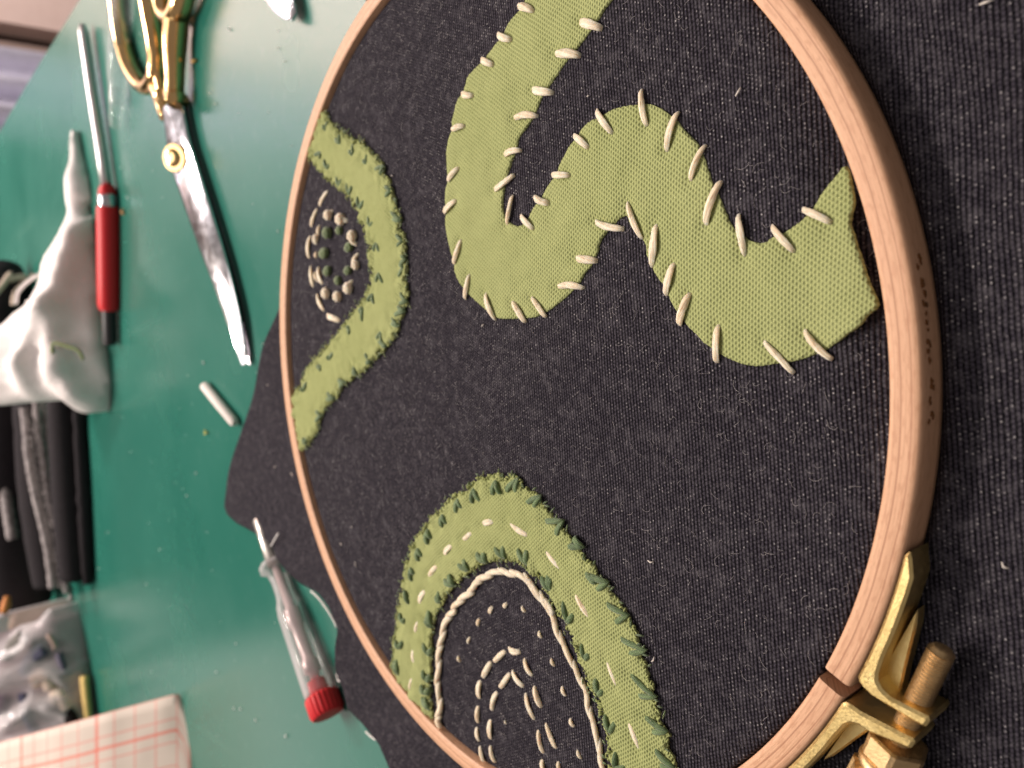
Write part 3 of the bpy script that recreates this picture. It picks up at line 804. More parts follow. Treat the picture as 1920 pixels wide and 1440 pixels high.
# ------------------------------------------------------------------ wooden hoop
hoop = thing('embroidery_hoop', 'round pale wooden embroidery hoop with brass screw clamp, gripping the charcoal cloth', 'embroidery hoop', (0, 0, .002))
def ring(th0, th1, prof, vmap, closed=False, nseg=360):
    V, Fc, U = [], [], []; m = len(prof)
    for i in range(nseg + (0 if closed else 1)):
        th = th0 + (th1 - th0) * i / nseg
        for j, (r, z) in enumerate(prof):
            V.append(Vector((r * math.cos(th), r * math.sin(th), z))); U.append((th * 100, vmap[j]))
    k = nseg if closed else nseg
    tot = nseg if closed else nseg + 1
    for i in range(k):
        a, b = i * m, ((i + 1) % tot) * m
        for j in range(m):
            j2 = (j + 1) % m
            Fc.append((a + j, b + j, b + j2, a + j2))
    if not closed:
        Fc.append(tuple(range(m))); Fc.append(tuple(nseg * m + j for j in range(m - 1, -1, -1)))
    return V, Fc, U
prof = [(.0958, .0018), (.0958, .0050), (.0958, .0088), (.0959, .0092), (.0962, .00945), (.0966, ZT), (.0980, ZT), (.0992, ZT), (.0997, .00942), (.10005, .0092), (.1003, .0088), (.10035, .0070), (.10035, .0045), (.1002, .0022), (.0998, .0018)]
vm = [-8, -5, -1.0, -.5, -.2, 0.1, 1.6, 2.9, 3.5, 4.0, 4.5, 6.3, 8.8, 11, 11.5]
G0, G1 = math.radians(-121.55), math.radians(360 - 122.85)
outer = obj('outer_ring', ring(G0, G1, prof, vm), WOOD, hoop, auto=.6)
ip = [(.0912, .0008), (.0912, ZF - .0040), (.0915, ZF - .0036), (.0944, ZF - .0036), (.0948, ZF - .0040), (.0948, .0008)]
inner = obj('inner_ring', ring(-PI, PI, ip, [-6, -1, 0, 3, 4, 9], True), WOOD, hoop, auto=.6)
# burnt-in lettering on the ring's outer face, worn and hard to read
def cyl(x, y, r):
    w = ray(x, y); o = CAM
    a = w[0] ** 2 + w[1] ** 2; b = 2 * (o[0] * w[0] + o[1] * w[1]); c = o[0] ** 2 + o[1] ** 2 - r * r
    t = (-b - math.sqrt(max(b * b - 4 * a * c, 0))) / (2 * a)
    return Vector(o + t * w)
L7 = lambda pts: [(1660 + x / 3.6, 440 + y / 3.6) for x, y in pts]
marks = [[(222, 150), (232, 140), (240, 158), (236, 182), (246, 196)], [(214, 208), (226, 214), (218, 228)], [(238, 305), (256, 312), (262, 335), (244, 348)], [(240, 318), (256, 330)], [(256, 388), (276, 392)], [(268, 404), (276, 418)], [(254, 440), (258, 468), (286, 474)],
         [(272, 524), (280, 536)], [(272, 588), (288, 596)], [(288, 632), (290, 652)], [(280, 730), (288, 718), (300, 728), (306, 760)], [(282, 786), (298, 786)], [(292, 838), (308, 850), (296, 866)], [(306, 978), (322, 990), (308, 1004)], [(304, 1022), (328, 1030), (324, 1046)],
         [(306, 1096), (300, 1120), (308, 1142)], [(306, 1212), (318, 1206), (326, 1222), (320, 1246)], [(300, 1252), (290, 1276)]]
parts = []
for mk in marks:
    pts = [cyl(x, y, .1004) for x, y in L7(mk)]
    nr = Vector((pts[0].x, pts[0].y, 0)).normalized()
    parts.append(tube(pts, .00036, 6, .25, up=nr))
obj('lettering', join(*parts), m_plain('scorched_wood', (.20, .075, .018), .8), outer, kind='stuff')

# brass clamp. local frame at the split: er outward, et along the ring, ez up
gm = math.radians(-122.2)
er, et, ez = Vector((math.cos(gm), math.sin(gm), 0)), Vector((-math.sin(gm), math.cos(gm), 0)), Vector((0, 0, 1))
O = er * .1004
fr = (O, et, er, ez)
def bracket(sgn, tilt, t0):
    """angle bracket: strap along the ring and an ear standing out from it, drawn in the (et, er) plane"""
    th = .0019
    def on_ring(t, off):           # point on the ring's outer face at arc t, pushed off outward
        a = t / .1004; r = .1004 + off
        return Vector((r * math.sin(a), r * math.cos(a) - .1004))
    L = .0245
    pts = []
    ts = [t0 + .0012 + (L - t0 - .0012) * i / 8 for i in range(9)]
    inn = [on_ring(sgn * t, .00005) for t in ts]
    out = [on_ring(sgn * t, th * (1 if i < 8 else .55)) for i, t in enumerate(ts)]
    ear = .0104
    # inner contour, strap end, outer contour back to the fillet, the ear, its rounded outer corner
    P = inn + [on_ring(sgn * (L + .0008), .0006)] + out[::-1][:-2]
    fx = t0 + th
    P += [Vector((sgn * (fx + .0020), th + .0001)), Vector((sgn * (fx + .0009), th + .0006)), Vector((sgn * (fx + .0003), th + .0015)), Vector((sgn * (fx + .0001), th + .0030))]
    P += [Vector((sgn * (fx + tilt), ear - .0004)), Vector((sgn * (fx + tilt - .0004), ear)), Vector((sgn * (t0 + tilt + .0003), ear)), Vector((sgn * (t0 + tilt), ear - .0004)), Vector((sgn * (t0 + .0001), .0028)), Vector((sgn * (t0 + .0003), .0012)), Vector((sgn * (t0 + .0006), .0004))]
    return extrude_poly(P, fr, .0022, .00965, .00042)
def gusset(sgn, t0):
    th = .0019; a = t0 + th
    P = [Vector((sgn * (a - .0003), th - .0004)), Vector((sgn * (a + .0125), th - .0006)), Vector((sgn * (a + .0105), th + .0003)), Vector((sgn * (a + .0035), th + .0021)), Vector((sgn * (a - .0003), th + .0032))]
    return extrude_poly(P, fr, .0034, .0062, .0003)
for sgn, tilt, t0 in ((1, .0016, .0024), (-1, -.0022, .0008)):
    b = obj('bracket', bracket(sgn, tilt, t0), BRASS, hoop, auto=.5)
    obj('rib', gusset(sgn, t0), BRASS, b, auto=.5)
ax0 = O + er * .0080 + ez * .0062
axs = (et - er * .10 + ez * .03).normalized()
prof = []
d = -.016
while d < .0138:                    # threaded shank
    prof += [(d, .00158), (d + .00028, .00186)]; d += .00056
prof += [(.0140, .00165), (.0145, .0013), (.0147, .0006)]
obj('screw', lathe(ax0, axs, prof, 20), BRASS_DULL, hoop, auto=.9)
hexs = lambda a, i: 1 / math.cos(((a + .25) % (PI / 3)) - PI / 6) * .92
nut = obj('nut', lathe(ax0 - axs * .0026, -axs, [(0, .0036), (.0002, .0042), (.0034, .0042), (.0037, .0037)], 36, hexs), BRASS_DULL, hoop, smooth=False)
obj('collar', lathe(ax0 - axs * .0064, -axs, [(0, .0030), (.0004, .0039), (.0012, .0042), (.0020, .0039), (.0023, .0030)], 30), BRASS_DULL, nut)
kn = lambda a, i: 1 + .035 * (1 if math.sin(a * 9) > 0 else -1)
obj('thumb_nut', lathe(ax0 - axs * .0088, -axs, [(0, .0034), (.0004, .0044), (.0060, .0046), (.0090, .0042), (.0094, .0030)], 54, kn), BRASS_DULL, hoop, smooth=False)

# ------------------------------------------------------------------ gold-handled scissors
sc = thing('scissors', 'steel tailor scissors with gold handles lying open-side up beside the hoop', 'scissors', px(327, 300, 0))
P1 = zoom(0, 0, 4); P2 = zoom(0, 360, 4); ZR = zoom(180, 0, 4.5)
def at(pts, z): return [px(x, y, z) for x, y in pts]
def handle(parent, loop, zl, rads, flat, closed):
    return tube(smooth_path(at(loop, zl), 5, closed), rads, 12, flat, closed=closed)
# left bow, seen through its finger hole
bow = ZR([(205, -330), (180, -120), (195, 120), (225, 330), (285, 540), (345, 660), (410, 735), (470, 715), (515, 620), (520, 440), (490, 250), (455, 60), (430, -120), (370, -330), (290, -390)])
bl = smooth_path(at(bow, .0036), 5, True)
hl = obj('handle', join(tube(bl, .0034, 14, 1.25, closed=True),
                        tube(smooth_path(at(ZR([(440, 700), (500, 745), (545, 810), (560, 880), (590, 990)]), .0036), 5), [.0028 + .0010 * math.sin(i * .15) for i in range(21)], 14, .85),
                        tube(smooth_path(at(ZR([(520, 560), (530, 660), (550, 780), (570, 880)]), .0036), 5), [.0026] * 16, 12, .85)), GOLD, sc)
bow2 = ZR([(560, -60), (590, 90), (640, 150), (690, 110), (740, -40), (790, -260), (820, -520), (740, -640), (600, -560), (540, -300)])
hr = obj('handle', join(tube(smooth_path(at(bow2, .0060), 5, True), .0036, 16, 1.25, closed=True),
                        tube(smooth_path(at(ZR([(690, 90), (675, 240), (665, 400), (665, 560), (665, 700), (660, 800), (690, 850)]), .0056), 4), [.0035 + .0004 * math.sin(i * .3) for i in range(25)], 18, 1.25)), GOLD, sc)
# blades: long tapering bars with a ridged upper face
def blade(cl, widths, z0, h, shift):
    V, Fc = [], []
    cl = [(p.x, p.y) for p in smooth_path([Vector((x, y, 0)) for x, y in cl], 4)]
    widths = np.interp(np.linspace(0, 1, len(cl)), np.linspace(0, 1, len(widths)), widths)
    pts = [px(x, y, .0038) for x, y in cl]
    for p in pts: p.z = 0
    for i, p in enumerate(pts):
        t = (pts[min(i + 1, len(pts) - 1)] - pts[max(i - 1, 0)]).normalized(); s = t.cross(Vector((0, 0, 1))).normalized()
        w = widths[i]; k = h * min(1, .30 + .70 * (len(pts) - 1 - i) / 16)
        for a, b in ((-.5, 0), (-.5, .22), (-.46, .30), (.38, 1.0), (.5, .94), (.5, 0)):
            V.append(p + s * (a * w + shift) + Vector((0, 0, z0 + b * k)))
    m = 6
    for i in range(len(pts) - 1):
        for j in range(m):
            Fc.append((i * m + j, i * m + (j + 1) % m, (i + 1) * m + (j + 1) % m, (i + 1) * m + j))
    Fc.append(tuple(range(m - 1, -1, -1))); Fc.append(tuple((len(pts) - 1) * m + j for j in range(m)))
    return V, Fc
cl = [(328, 195), (334, 240), (343, 290), (356, 330), (376, 390), (396, 450), (418, 520), (437, 590), (447, 640), (455, 684)]
wd = [.0160, .0185, .0205, .0195, .0180, .0160, .0135, .0105, .0070, .0015]
obj('blade', blade(cl, [w * .80 for w in wd], .0028, .0042, -.0004), STEEL, sc, auto=.35)
obj('blade', blade(cl, [w * .78 for w in wd], .0006, .0023, .0004), STEEL, sc, auto=.35)
pv = px(328, 296, .0072)
pvo = obj('pivot_screw', lathe(pv - Vector((-.15, -.45, .85)) * .0012, (-.15, -.45, .85), [(0, .0056), (.0012, .0058), (.0020, .0054), (.0022, .0036), (.0026, .0034), (.0034, .0032), (.0038, .0024)], 28), GOLD, sc, auto=.6)

sc2 = thing('scissors', 'steel tip of a second scissors blade poking in at the top edge', 'scissors', px(545, 25, 0))
obj('blade', blade([(470, -120), (500, -55), (525, -8), (541, 20), (548, 29)], [.016, .013, .010, .006, .002], .0025, .0035, 0), STEEL, sc2, smooth=False)

# ------------------------------------------------------------------ red-handled awl
def along(pts_r, z, sides=18):
    pts = [px(x, y, z) for x, y, r in pts_r]; return tube(pts, [r for x, y, r in pts_r], sides)
awl = thing('awl', 'thin tool with long steel shaft, red handle and black end beside white cloth', 'hand tool', px(200, 500, 0))
awl_k = .0042
obj('shaft', along([(155, 47, .0016), (157, 60, .0026), (171, 160, .0026), (187, 262, .0027), (200, 352, .0028)], awl_k), STEEL_M, awl)
obj('neck', along([(200.0, 350, .0034), (201, 356, .0042), (201.6, 368, .0043)], awl_k), RED, awl, auto=.6)
obj('ferrule', along([(201.6, 367, .0047), (202, 371, .0050), (202.4, 384, .0050), (202.6, 388, .0047)], awl_k), STEEL, awl, auto=.6)
obj('handle', along([(202.5, 387, .0052), (202.8, 394, .0056), (203.5, 450, .0057), (204, 520, .0057), (204.2, 570, .0056), (204.3, 580, .0048)], awl_k), RED, awl, auto=.6)
obj('end_cap', along([(204.3, 579, .0036), (205, 600, .0036), (206, 640, .0036), (206.2, 646, .0030)], awl_k), BLACKP, awl, auto=.6)

# ------------------------------------------------------------------ clear screwdriver with red cap
sd = thing('screwdriver', 'small screwdriver with clear plastic handle and red cap, half under the cloth', 'screwdriver', px(575, 1250, 0))
sd_z = .0052
def sdp(t):                           # t along the axis from under the cloth (0) to the cap end (1)
    return (481 + (617 - 481) * t + 6 * math.sin(t * PI), 960 + (1345 - 960) * t)
q0, q1 = px(*sdp(0), .0026), px(*sdp(1), .0058); axd = (q1 - q0).normalized(); Ls = (q1 - q0).length
q0 = q0 + Vector((0, 0, 0))
CLEAR = m_clear('clear_handle', (.90, .87, .87), .10, .20, .45)
obj('shaft', lathe(q0, axd, [(-.02 * 0, .0015), (Ls * .31, .0016)], 14), STEEL_M, sd)
obj('sleeve', lathe(q0, axd, [(Ls * .04, .0021), (Ls * .045, .0025), (Ls * .285, .0028), (Ls * .29, .0022)], 16), m_plain('clear_yellow_sleeve', (.60, .55, .50), .25, Metallic=.6), sd)
flute = lambda a, i: 1 + .05 * math.cos(6 * a)
hb = obj('handle', lathe(q0, axd, [(Ls * .27, .0028), (Ls * .275, .0056), (Ls * .305, .0057), (Ls * .32, .0038), (Ls * .36, .0032), (Ls * .42, .0032), (Ls * .455, .0036), (Ls * .48, .0044), (Ls * .52, .0048), (Ls * .72, .0050), (Ls * .885, .0052), (Ls * .90, .0049)], 36, flute), CLEAR, sd)
obj('lamp_tube', lathe(q0, axd, [(Ls * .30, .0016), (Ls * .50, .0018), (Ls * .51, .0029), (Ls * .58, .0029), (Ls * .60, .0022), (Ls * .74, .0022), (Ls * .75, .0030), (Ls * .80, .0030), (Ls * .81, .0018), (Ls * .86, .0018)], 16), m_plain('pale_copper', (.74, .62, .60), .3, Metallic=.3), hb)
rib = lambda a, i: 1 + .03 * math.cos(22 * a)
obj('cap', lathe(q0, axd, [(Ls * .84, .0030), (Ls * .90, .0033), (Ls * .902, .0052), (Ls * .91, .0057), (Ls * .975, .0057), (Ls * .99, .0051), (Ls * .995, .0024)], 66, rib), RED, sd, auto=.6)

# white stick
st = thing('chalk_stick', 'short white chalk stick lying on the green table near the cloth', 'chalk', px(411, 757, 0))
obj('stick', along([(382, 722, .0012), (384, 724, .0020), (411, 757, .0021), (438, 790, .0020), (441, 794, .0012)], .0022), m_plain('white_chalk', (.74, .66, .61), .8), st, auto=.7)

# clear plastic tube by the scissors
ct = thing('needle_tube', 'small clear plastic needle tube lying between the scissors and the awl', 'tube', px(218, 150, 0))
a0, a1 = px(232, -20, .0050), px(216, 240, .0046); ad = (a1 - a0).normalized(); Lt = (a1 - a0).length
FILM = m_clear('clear_tube', (.95, .98, .97), .05, .10, .4)
tubeb = obj('barrel', lathe(a0, ad, [(0, .0046), (Lt * .05, .0050), (Lt * .60, .0050), (Lt * .66, .0042), (Lt * .98, .0026), (Lt, .0014)], 24), FILM, ct, auto=.6)
obj('cap', lathe(a0, ad, [(Lt * .70, .0032), (Lt * .71, .0034), (Lt * .80, .0031), (Lt * .81, .0028)], 24), m_clear('clear_cap', (.92, .97, .97), .1, .15, .3), ct)

# ------------------------------------------------------------------ heaps further back
def heap(name, outline, Yf, slope, mat, parent=None, puff=.006, folds=None, seed=0, step=.0028, rag=0):
    """a solid pile: its face leans back from the table along plane z = (Y - Yf) * slope, and drops to the table behind"""
    def hit(x, y):
        w = ray(x, y)
        t = (slope * (CAM[1] - Yf(x, y)) - CAM[2]) / (w[2] - slope * w[1])
        return Vector(CAM + t * w)
    P3 = smooth_path([hit(x, y) for x, y in outline], 4, True)
    P = poly_resample([Vector((p.x, p.y)) for p in P3], step * .7)
    bx = np.array([(p.x, p.y) for p in P]); lo, hi = bx.min(0), bx.max(0)
    gp = np.array([(lo[0] + (i + .5 * (j % 2)) * step, lo[1] + j * step * .866) for j in range(int((hi[1] - lo[1]) / (step * .866)) + 1) for i in range(int((hi[0] - lo[0]) / step) + 1)])
    ins = np.zeros(len(gp), bool); X, Y = gp[:, 0], gp[:, 1]
    for i in range(len(bx)):
        x1, y1 = bx[i]; x2, y2 = bx[(i + 1) % len(bx)]
        if y1 == y2: continue
        ins ^= ((y1 > Y) != (y2 > Y)) & (X < (x2 - x1) * (Y - y1) / (y2 - y1) + x1)
    gp = gp[ins]
    dist = lambda q: np.sqrt(((q[:, None, :] - bx[None]) ** 2).sum(2)).min(1)
    if len(gp): gp = gp[dist(gp) > step * .35]
    nb = len(P)
    allp = [Vector((p.x * 1000, p.y * 1000)) for p in P] + [Vector((a * 1000, b * 1000)) for a, b in gp]
    vc, _, vfc, _, _, _ = delaunay_2d_cdt(allp, [(i, (i + 1) % nb) for i in range(nb)], [], 1, 1e-5)
    q = np.array([(v.x, v.y) for v in vc]) / 1000; d = dist(q)
    nrm = Vector((0, -slope, 1)).normalized()
    V = []
    for i, (a, b) in enumerate(q):
        z = slope * (b - Yf(None, None)) if Yf(None, None) is not None else 0
        e = puff * (1 - math.exp(-d[i] / .008))
        k = 1 - math.exp(-d[i] / .006)
        if folds: e += folds(a, b) * k
        V.append(Vector((a, b, z)) + nrm * e)
    Fc = []
    for f in vfc:
        A_ = sum(q[f[k]][0] * q[f[(k + 1) % 3]][1] - q[f[(k + 1) % 3]][0] * q[f[k]][1] for k in range(3))
        Fc.append(tuple(f) if A_ > 0 else tuple(reversed(f)))
    for v in V: v.z = max(v.z, .0004)
    cnt = {(f[k], f[(k + 1) % 3]) for f in Fc for k in range(3)}
    low = {}
    for a, b in list(cnt):
        if (b, a) in cnt: continue
        for v in (a, b):
            if v not in low: low[v] = len(V); V.append(Vector((V[v].x, V[v].y + .002, .0002)))
        Fc.append((b, a, low[a], low[b]))
    return obj(name, (V, Fc), mat, parent)
yw = px(207, 700, 0).y
WH = [(135, 243), (146, 268), (158, 298), (178, 338), (182, 372), (166, 388), (172, 402), (188, 412), (188, 480), (190, 560), (198, 640), (207, 665), (210, 700), (206, 735), (190, 764), (165, 775), (140, 768), (122, 752), (100, 752), (50, 754), (-40, 752), (-60, 640), (0, 610), (24, 588), (50, 568), (72, 532), (78, 500), (90, 470), (105, 448), (118, 420), (126, 396), (122, 372), (121, 335), (130, 300), (131, 262)]
def onw(x, y, off=.010):
    w = ray(x, y); t = (.80 * (CAM[1] - yw) - CAM[2] + off * 1.28) / (w[2] - .80 * w[1]); return Vector(CAM + t * w)
LOBE = [np.array(onw(x, y, .010)[:2]) for x, y in [(106, 655), (109, 690), (116, 726), (134, 752), (162, 762), (186, 746), (196, 712), (194, 676)]]
CREASE = [[np.array(onw(x, y, .010)[:2]) for x, y in pl] for pl in ([(70, 570), (40, 640), (26, 700), (30, 748)], [(120, 440), (92, 560), (82, 640), (88, 720), (96, 748)], [(150, 420), (158, 500), (150, 600), (170, 680)], [(140, 300), (152, 350), (150, 395)])]
def pdist(q, pl): return float(seg_dist(np.array([q]), list(zip(pl, pl[1:])))[0])
def wfold(a, b):
    e = .0060 * math.exp(-(pdist((a, b), LOBE) / .0034) ** 2)
    for c in CREASE: e += .0085 * math.exp(-(pdist((a, b), c) / .0055) ** 2)
    return e + .0065 * (.5 - abs(nz(a * 32, b * 24, 7))) + .0030 * (.5 - abs(nz(a * 80, b * 60, 3))) + .0014 * nz(a * 240, b * 160, 5)
wc = heap('white_cloth', WH, lambda x, y: yw, .80, WHITE_CLOTH, puff=.010, folds=wfold)
tag(wc, 'crumpled white interfacing cloth heaped beside the red-handled tool', 'cloth')
# green thread lying on it
gt = tube(smooth_path([onw(x, y, .019) for x, y in [(101, 680), (98, 660), (100, 645), (112, 645), (128, 650), (145, 656), (154, 668), (155, 675)]], 5), .0009, 7)
tag(obj('thread', gt, m_plain('olive_thread', (.20, .24, .09), .8)), 'short olive green thread lying on the white cloth', 'thread')
for pl in ([(72, 520), (88, 488), (106, 452), (112, 450)], [(30, 570), (34, 548), (50, 530), (70, 516)]):
    obj('loose_thread', tube(smooth_path([onw(x, y, .004) for x, y in pl], 5), .0009, 6), WHITE_CLOTH, wc)

# denim offcuts behind the white cloth
def strip(name, pl, rads, flat, mat, zc, parent=None, sides=14, rough=.0, seed=0, sub=6):
    pts = smooth_path([px(x, y, 0) + Vector((0, 0, zc)) for x, y in pl], sub)
    n = len(pts)
    rr = [np.interp(i / (n - 1), np.linspace(0, 1, len(rads)), rads) * (1 + rough * nz(i * .9, seed, 0)) for i in range(n)]
    return obj(name, tube(pts, rr, sides, flat), mat, parent)
d1 = thing('denim_strip', 'folded black denim offcut nearest the white stick, behind the white cloth', 'fabric scrap', px(165, 940, 0), 'denim offcuts')
strip('fold', [(148, 690), (152, 780), (158, 880), (164, 980), (170, 1075)], [.010, .0105, .011, .011, .010], 1.0, BLACK_CLOTH, .009, d1, rough=.06, seed=1)
strip('edge', [(160, 700), (163, 800), (169, 900), (174, 1000), (178, 1090)], [.0030, .0032, .0036, .0036, .0030], 1.2, BLACK_CLOTH, .004, d1, rough=.25, seed=2)
d2 = thing('denim_strip', 'black denim offcut with two frayed grey seam ridges', 'fabric scrap', px(130, 940, 0), 'denim offcuts')
strip('fold', [(112, 700), (118, 800), (126, 900), (136, 1000), (145, 1085)], [.013, .014, .015, .014, .012], 1.15, BLACK_CLOTH, .014, d2, rough=.05, seed=3)
def ridge(pl, Y, r, seed, parent, rough=.35):
    pts = smooth_path([py(x, y, Y) for x, y in pl], 10); n = len(pts)
    obj('seam_ridge', tube(pts, [r * (1 + rough * nz(i * .7, seed, 0)) for i in range(n)], 8), GREY_SEAM, parent)
yr = px(150, 940, 0).y
ridge([(46, 765), (50, 800), (54, 850), (62, 900), (73, 950), (85, 1000), (94, 1050), (100, 1102)], yr, .0030, 1, d2)
ridge([(68, 745), (72, 800), (82, 860), (88, 910), (98, 960), (112, 1010), (120, 1060), (126, 1112)], yr - .004, .0026, 2, d2, .7)
ridge([(80, 745), (86, 800), (92, 860), (97, 910), (108, 960), (118, 1010), (126, 1060), (134, 1125)], yr - .002, .0018, 3, d2, 1.3)
zzA = [(48, 790), (54, 850), (62, 900), (73, 950), (86, 1000), (96, 1050), (106, 1102)]
zz = smooth_path([Vector((x, y, 0)) for x, y in zzA], 9)
zp = [py(p.x + (4 if k % 2 else 18), p.y, yr - .005) for k, p in enumerate(zz)]
obj('chain_stitch', tube(zp, .0007, 6), GREY_SEAM, d2)
d3 = thing('denim_strip', 'black denim roll standing at the back of the offcuts', 'fabric scrap', px(90, 900, 0), 'denim offcuts')
strip('fold', [(92, 640), (96, 760), (98, 860), (100, 960), (103, 1060), (106, 1115)], [.020, .022, .023, .022, .021, .018], 1.25, BLACK_CLOTH, .026, d3, rough=.05, seed=5)
ridge([(-8, 760), (0, 830), (8, 900), (16, 960), (24, 1010)], px(95, 900, 0).y - .028, .0040, 6, d3, .3)
d4 = thing('denim_strip', 'plain grey-black denim roll end beside the plastic bag', 'fabric scrap', px(70, 1080, 0), 'denim offcuts')
strip('fold', [(64, 960), (66, 1020), (70, 1085), (73, 1128)], [.018, .019, .019, .017], 1.1, m_cloth('faded_denim', (.022, .018, .019), (.055, .046, .048), 700), .020, d4, rough=.04, seed=7)
d5 = thing('cord', 'pale beige cord lying over the dark denim offcuts', 'cord', px(60, 1040, 0))
obj('strand', tube(smooth_path([py(x, y, px(64, 1040, 0).y - .03) for x, y in [(-12, 980), (2, 1010), (10, 1040), (18, 1066), (24, 1072)]], 5), .0027, 8), m_plain('beige_cord', (.62, .47, .32), .85), d5)
d6 = thing('denim_strip', 'frayed black denim scrap with beige threads behind the white cloth', 'fabric scrap', px(60, 560, 0), 'denim offcuts')
strip('fold', [(58, 505), (52, 560), (48, 620), (46, 690)], [.010, .016, .020, .020], 1.2, BLACK_CLOTH, .017, d6, rough=.1, seed=9)
yb = px(56, 540, 0).y - .02
for pl in ([(-10, 552), (8, 530), (18, 516), (22, 514)], [(18, 524), (32, 520), (48, 519)], [(26, 572), (30, 550), (44, 534), (66, 516)]):
    obj('loose_thread', tube(smooth_path([py(x, y, yb) for x, y in pl], 5), .0022, 7), m_plain('beige_thread', (.58, .46, .37), .9), d6)
pf = tag(heap('felt_scrap', [(22, 1080), (26, 1110), (22, 1140), (-30, 1150), (-40, 1070), (6, 1060)], lambda x, y: px(40, 1110, 0).y, .9, m_cloth('purple_felt', (.030, .012, .040), (.05, .022, .06), 500), puff=.004), 'dark purple felt scrap between the denim offcuts and the bag', 'fabric scrap')
ob = tag(obj('thread', tube([py(6, 1150, yr + .04), py(12, 1135, yr + .04), py(14, 1118, yr + .04)], [.0026, .0032, .002], 7), m_plain('orange_thread', (.55, .20, .05), .7)), 'small orange thread end beside the purple felt scrap', 'thread')

# plastic bag of offcuts
bag = thing('plastic_bag', 'clear crumpled plastic bag holding fabric offcuts, behind the grid paper', 'bag', px(176, 1300, 0))
yb0 = px(176, 1290, 0).y
def bfold(a, b):
    u = a * 60 + b * 25
    return .008 * abs(nz(u, b * 30, 2)) + .011 * (1 - 2 * abs(nz(a * 45, b * 35, 5))) + .006 * (1 - 2 * abs(nz(a * 100, b * 60, 8))) - .008
BG = [(94, 1141), (104, 1160), (118, 1185), (138, 1215), (148, 1235), (160, 1245), (166, 1280), (171, 1320), (177, 1360), (178, 1420), (-40, 1440), (-60, 1200), (8, 1150), (18, 1180), (40, 1172), (70, 1165)]
shell = heap('film', BG, lambda x, y: yb0, 1.1, m_clear('bag_film', (.97, .93, .94), .20, .34, .5), bag, puff=.012, folds=bfold, step=.0032)
def onb(x, y, off):
    w = ray(x, y); t = (1.1 * (CAM[1] - yb0) - CAM[2] + off * 1.48) / (w[2] - 1.1 * w[1]); return Vector(CAM + t * w)
core = heap('offcut_pile', [(88, 1165), (110, 1190), (132, 1222), (150, 1250), (160, 1290), (166, 1340), (168, 1420), (-30, 1430), (-40, 1215), (20, 1190), (60, 1178)], lambda x, y: yb0 + .004, 1.05, m_cloth('mauve_offcuts', (.24, .18, .20), (.42, .34, .34), 120), bag, puff=.002, folds=lambda a, b: .006 * nz(a * 70, b * 50, 4))
for nm, pl, r, col in [('offcut', [(45, 1260), (60, 1235), (84, 1215)], .0055, (.10, .10, .15)), ('offcut', [(44, 1300), (50, 1340), (66, 1370), (74, 1400)], .0050, (.09, .09, .14)), ('offcut', [(158, 1268), (162, 1310), (166, 1350)], .0040, (.62, .44, .17)),
                       ('offcut', [(126, 1330), (136, 1350), (140, 1375)], .0075, (.012, .008, .008)), ('offcut', [(64, 1275), (84, 1268), (96, 1290)], .0065, (.58, .46, .38)), ('offcut', [(8, 1310), (2, 1330), (6, 1345)], .007, (.12, .05, .11)), ('offcut', [(100, 1310), (112, 1300), (128, 1330)], .006, (.60, .50, .42)),
                       ('offcut', [(90, 1190), (100, 1205), (104, 1215)], .0025, (.46, .33, .28)), ('offcut', [(110, 1225), (116, 1245), (122, 1262)], .0035, (.11, .10, .14)), ('offcut', [(10, 1230), (28, 1208), (46, 1190)], .006, (.13, .12, .11))]:
    obj(nm, tube(smooth_path([onb(x, y, .006) for x, y in pl], 5), r, 9, .7), m_cloth('offcut_cloth', col, tuple(min(1, c * 1.3) for c in col), 500), bag)
cb = tag(heap('cardboard_piece', [(18, 1160), (24, 1150), (60, 1146), (84, 1144), (86, 1160), (70, 1176), (20, 1184)], lambda x, y: yb0 + .03, 1.3, m_plain('tan_card', (.36, .27, .19), .85), puff=.001), 'tan card strip sticking up behind the plastic bag', 'card')

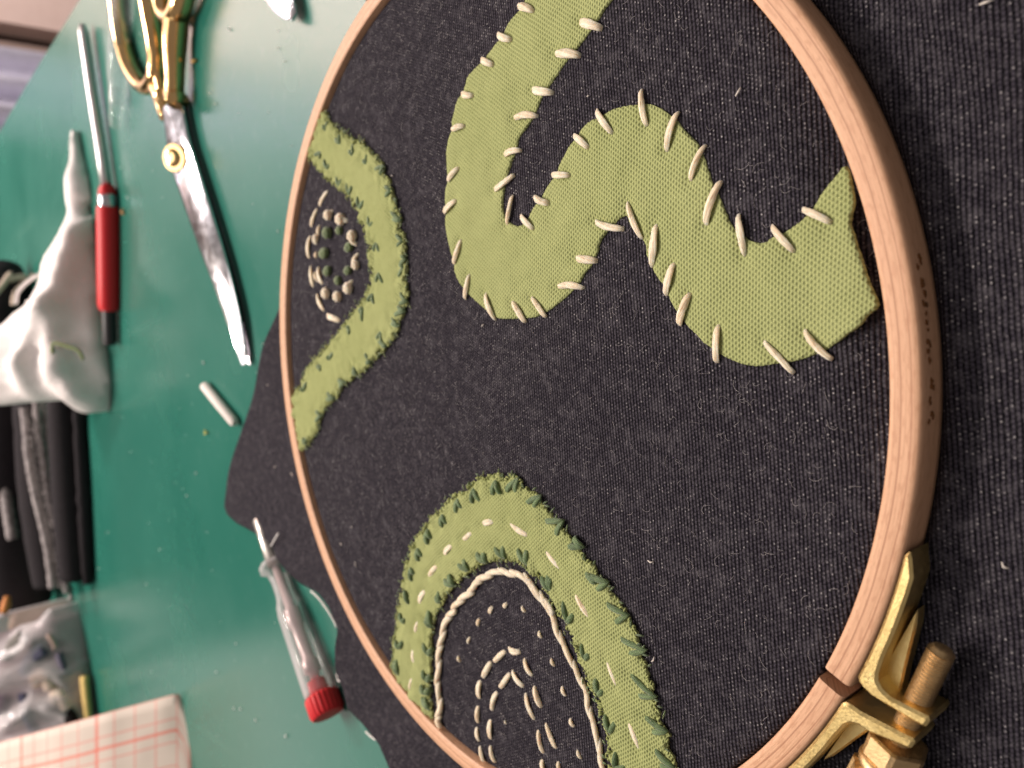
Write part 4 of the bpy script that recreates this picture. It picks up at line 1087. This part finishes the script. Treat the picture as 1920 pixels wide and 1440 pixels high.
# grid paper
gp_ = thing('grid_paper', 'curled cream pattern paper printed with a red grid, in front of the plastic bag', 'paper', px(350, 1400, 0))
XS = [393, 390, 384, 376, 366, 355, 345, 330, 300, 250, 200, 150, 100, 50, 0, -60, -130]
YP = {393: .2790, 390: .2765, 384: .2760, 376: .2762, 366: .2770, 355: .2790, 345: .281, 330: .284, 300: .290, 250: .301, 200: .313, 150: .327, 100: .344, 50: .364, 0: .388, -60: .425, -130: .48}
xs_f = np.array(sorted(YP)); ys_f = np.array([YP[x] for x in xs_f])
def sheet(x_hi, x_lo, dY, edge_fn, parent, name):
    nU, nV = 46, 14
    V, Fc, U = [], [], []
    xs = np.linspace(x_hi, x_lo, nU)
    grid = []
    for i, x in enumerate(xs):
        rowp = []
        for j in range(nV + 1):
            e = edge_fn(x); y = e + (1620 - e) * j / nV
            xx = x + (y - 1300) * (.32 * max(0, (x_hi - 0 - abs(x - x_hi))) / max(x_hi, 1) * .0)
            rowp.append(py(xx, y, float(np.interp(x, xs_f, ys_f)) + dY + .0012 * nz(x * .02, y * .01, 4)))
        grid.append(rowp)
    cu = 0
    for i in range(nU):
        if i: cu += (grid[i][6] - grid[i - 1][6]).length
        e0 = grid[i][0]
        for j in range(nV + 1):
            V.append(grid[i][j]); U.append((cu, (grid[i][j] - e0).length))
    for i in range(nU - 1):
        for j in range(nV):
            a = i * (nV + 1) + j; Fc.append((a, a + nV + 1, a + nV + 2, a + 1))
    o = obj(name, (V, Fc, U), PAPER, parent)
    s = o.modifiers.new('thickness', 'SOLIDIFY'); s.thickness = .0007
    return o
sheet(393, 330, .0040, lambda x: 1300 + (345 - x) * .275 if x < 345 else 1300 + ((x - 345) / 48) ** 2 * 150, gp_, 'sheet')
sheet(366, -130, .0, lambda x: 1301 + (330 - x) * .275 if x < 330 else 1301 + ((x - 330) / 36) ** 2 * 140, gp_, 'sheet')

# ------------------------------------------------------------------ crumbs on the table
parts = []
for x, y in ((245, 847), (202, 998), (185, 1066), (275, 1095), (443, 1207), (285, 1260), (407, 1260), (440, 1328), (452, 1330), (536, 1380), (186, 1195), (210, 1287), (368, 887), (430, 55), (395, 175), (405, 195), (228, 315), (240, 372), (382, 680), (522, 90), (535, 115), (325, 1290), (300, 1030), (350, 930), (480, 1350)):
    parts.append(fleck(x, y, .0004, random.uniform(.0006, .0014), random.uniform(.00022, .0004), random.uniform(0, 6), random.uniform(-.8, .8)))
for _ in range(60):
    x, y = random.uniform(230, 560), random.uniform(0, 1440)
    parts.append(fleck(x, y, .0002, random.uniform(.0003, .0008), .00014, random.uniform(0, 6)))
obj('lint', join(*parts), m_plain('white_lint', (.85, .85, .82), .9), kind='stuff')
tag(obj('thread_snippet', fleck(387, 808, .0006, .0030, .0006, 1.2, .8), m_plain('yellow_green_snippet', (.42, .42, .10), .8)), 'tiny yellow-green thread snippet on the table below the chalk stick', 'thread')
tag(obj('thread_snippet', fleck(365, 114, .0006, .0040, .0008, 1.4, .2), m_plain('amber_snippet', (.50, .30, .08), .7)), 'tiny amber snippet on the table at the scissors handles', 'thread')
tag(obj('thread_snippet', fleck(232, 397, .0006, .0032, .0008, .3, .3), m_plain('orange_snippet', (.60, .28, .10), .7)), 'tiny orange snippet on the table next to the red handle', 'thread')
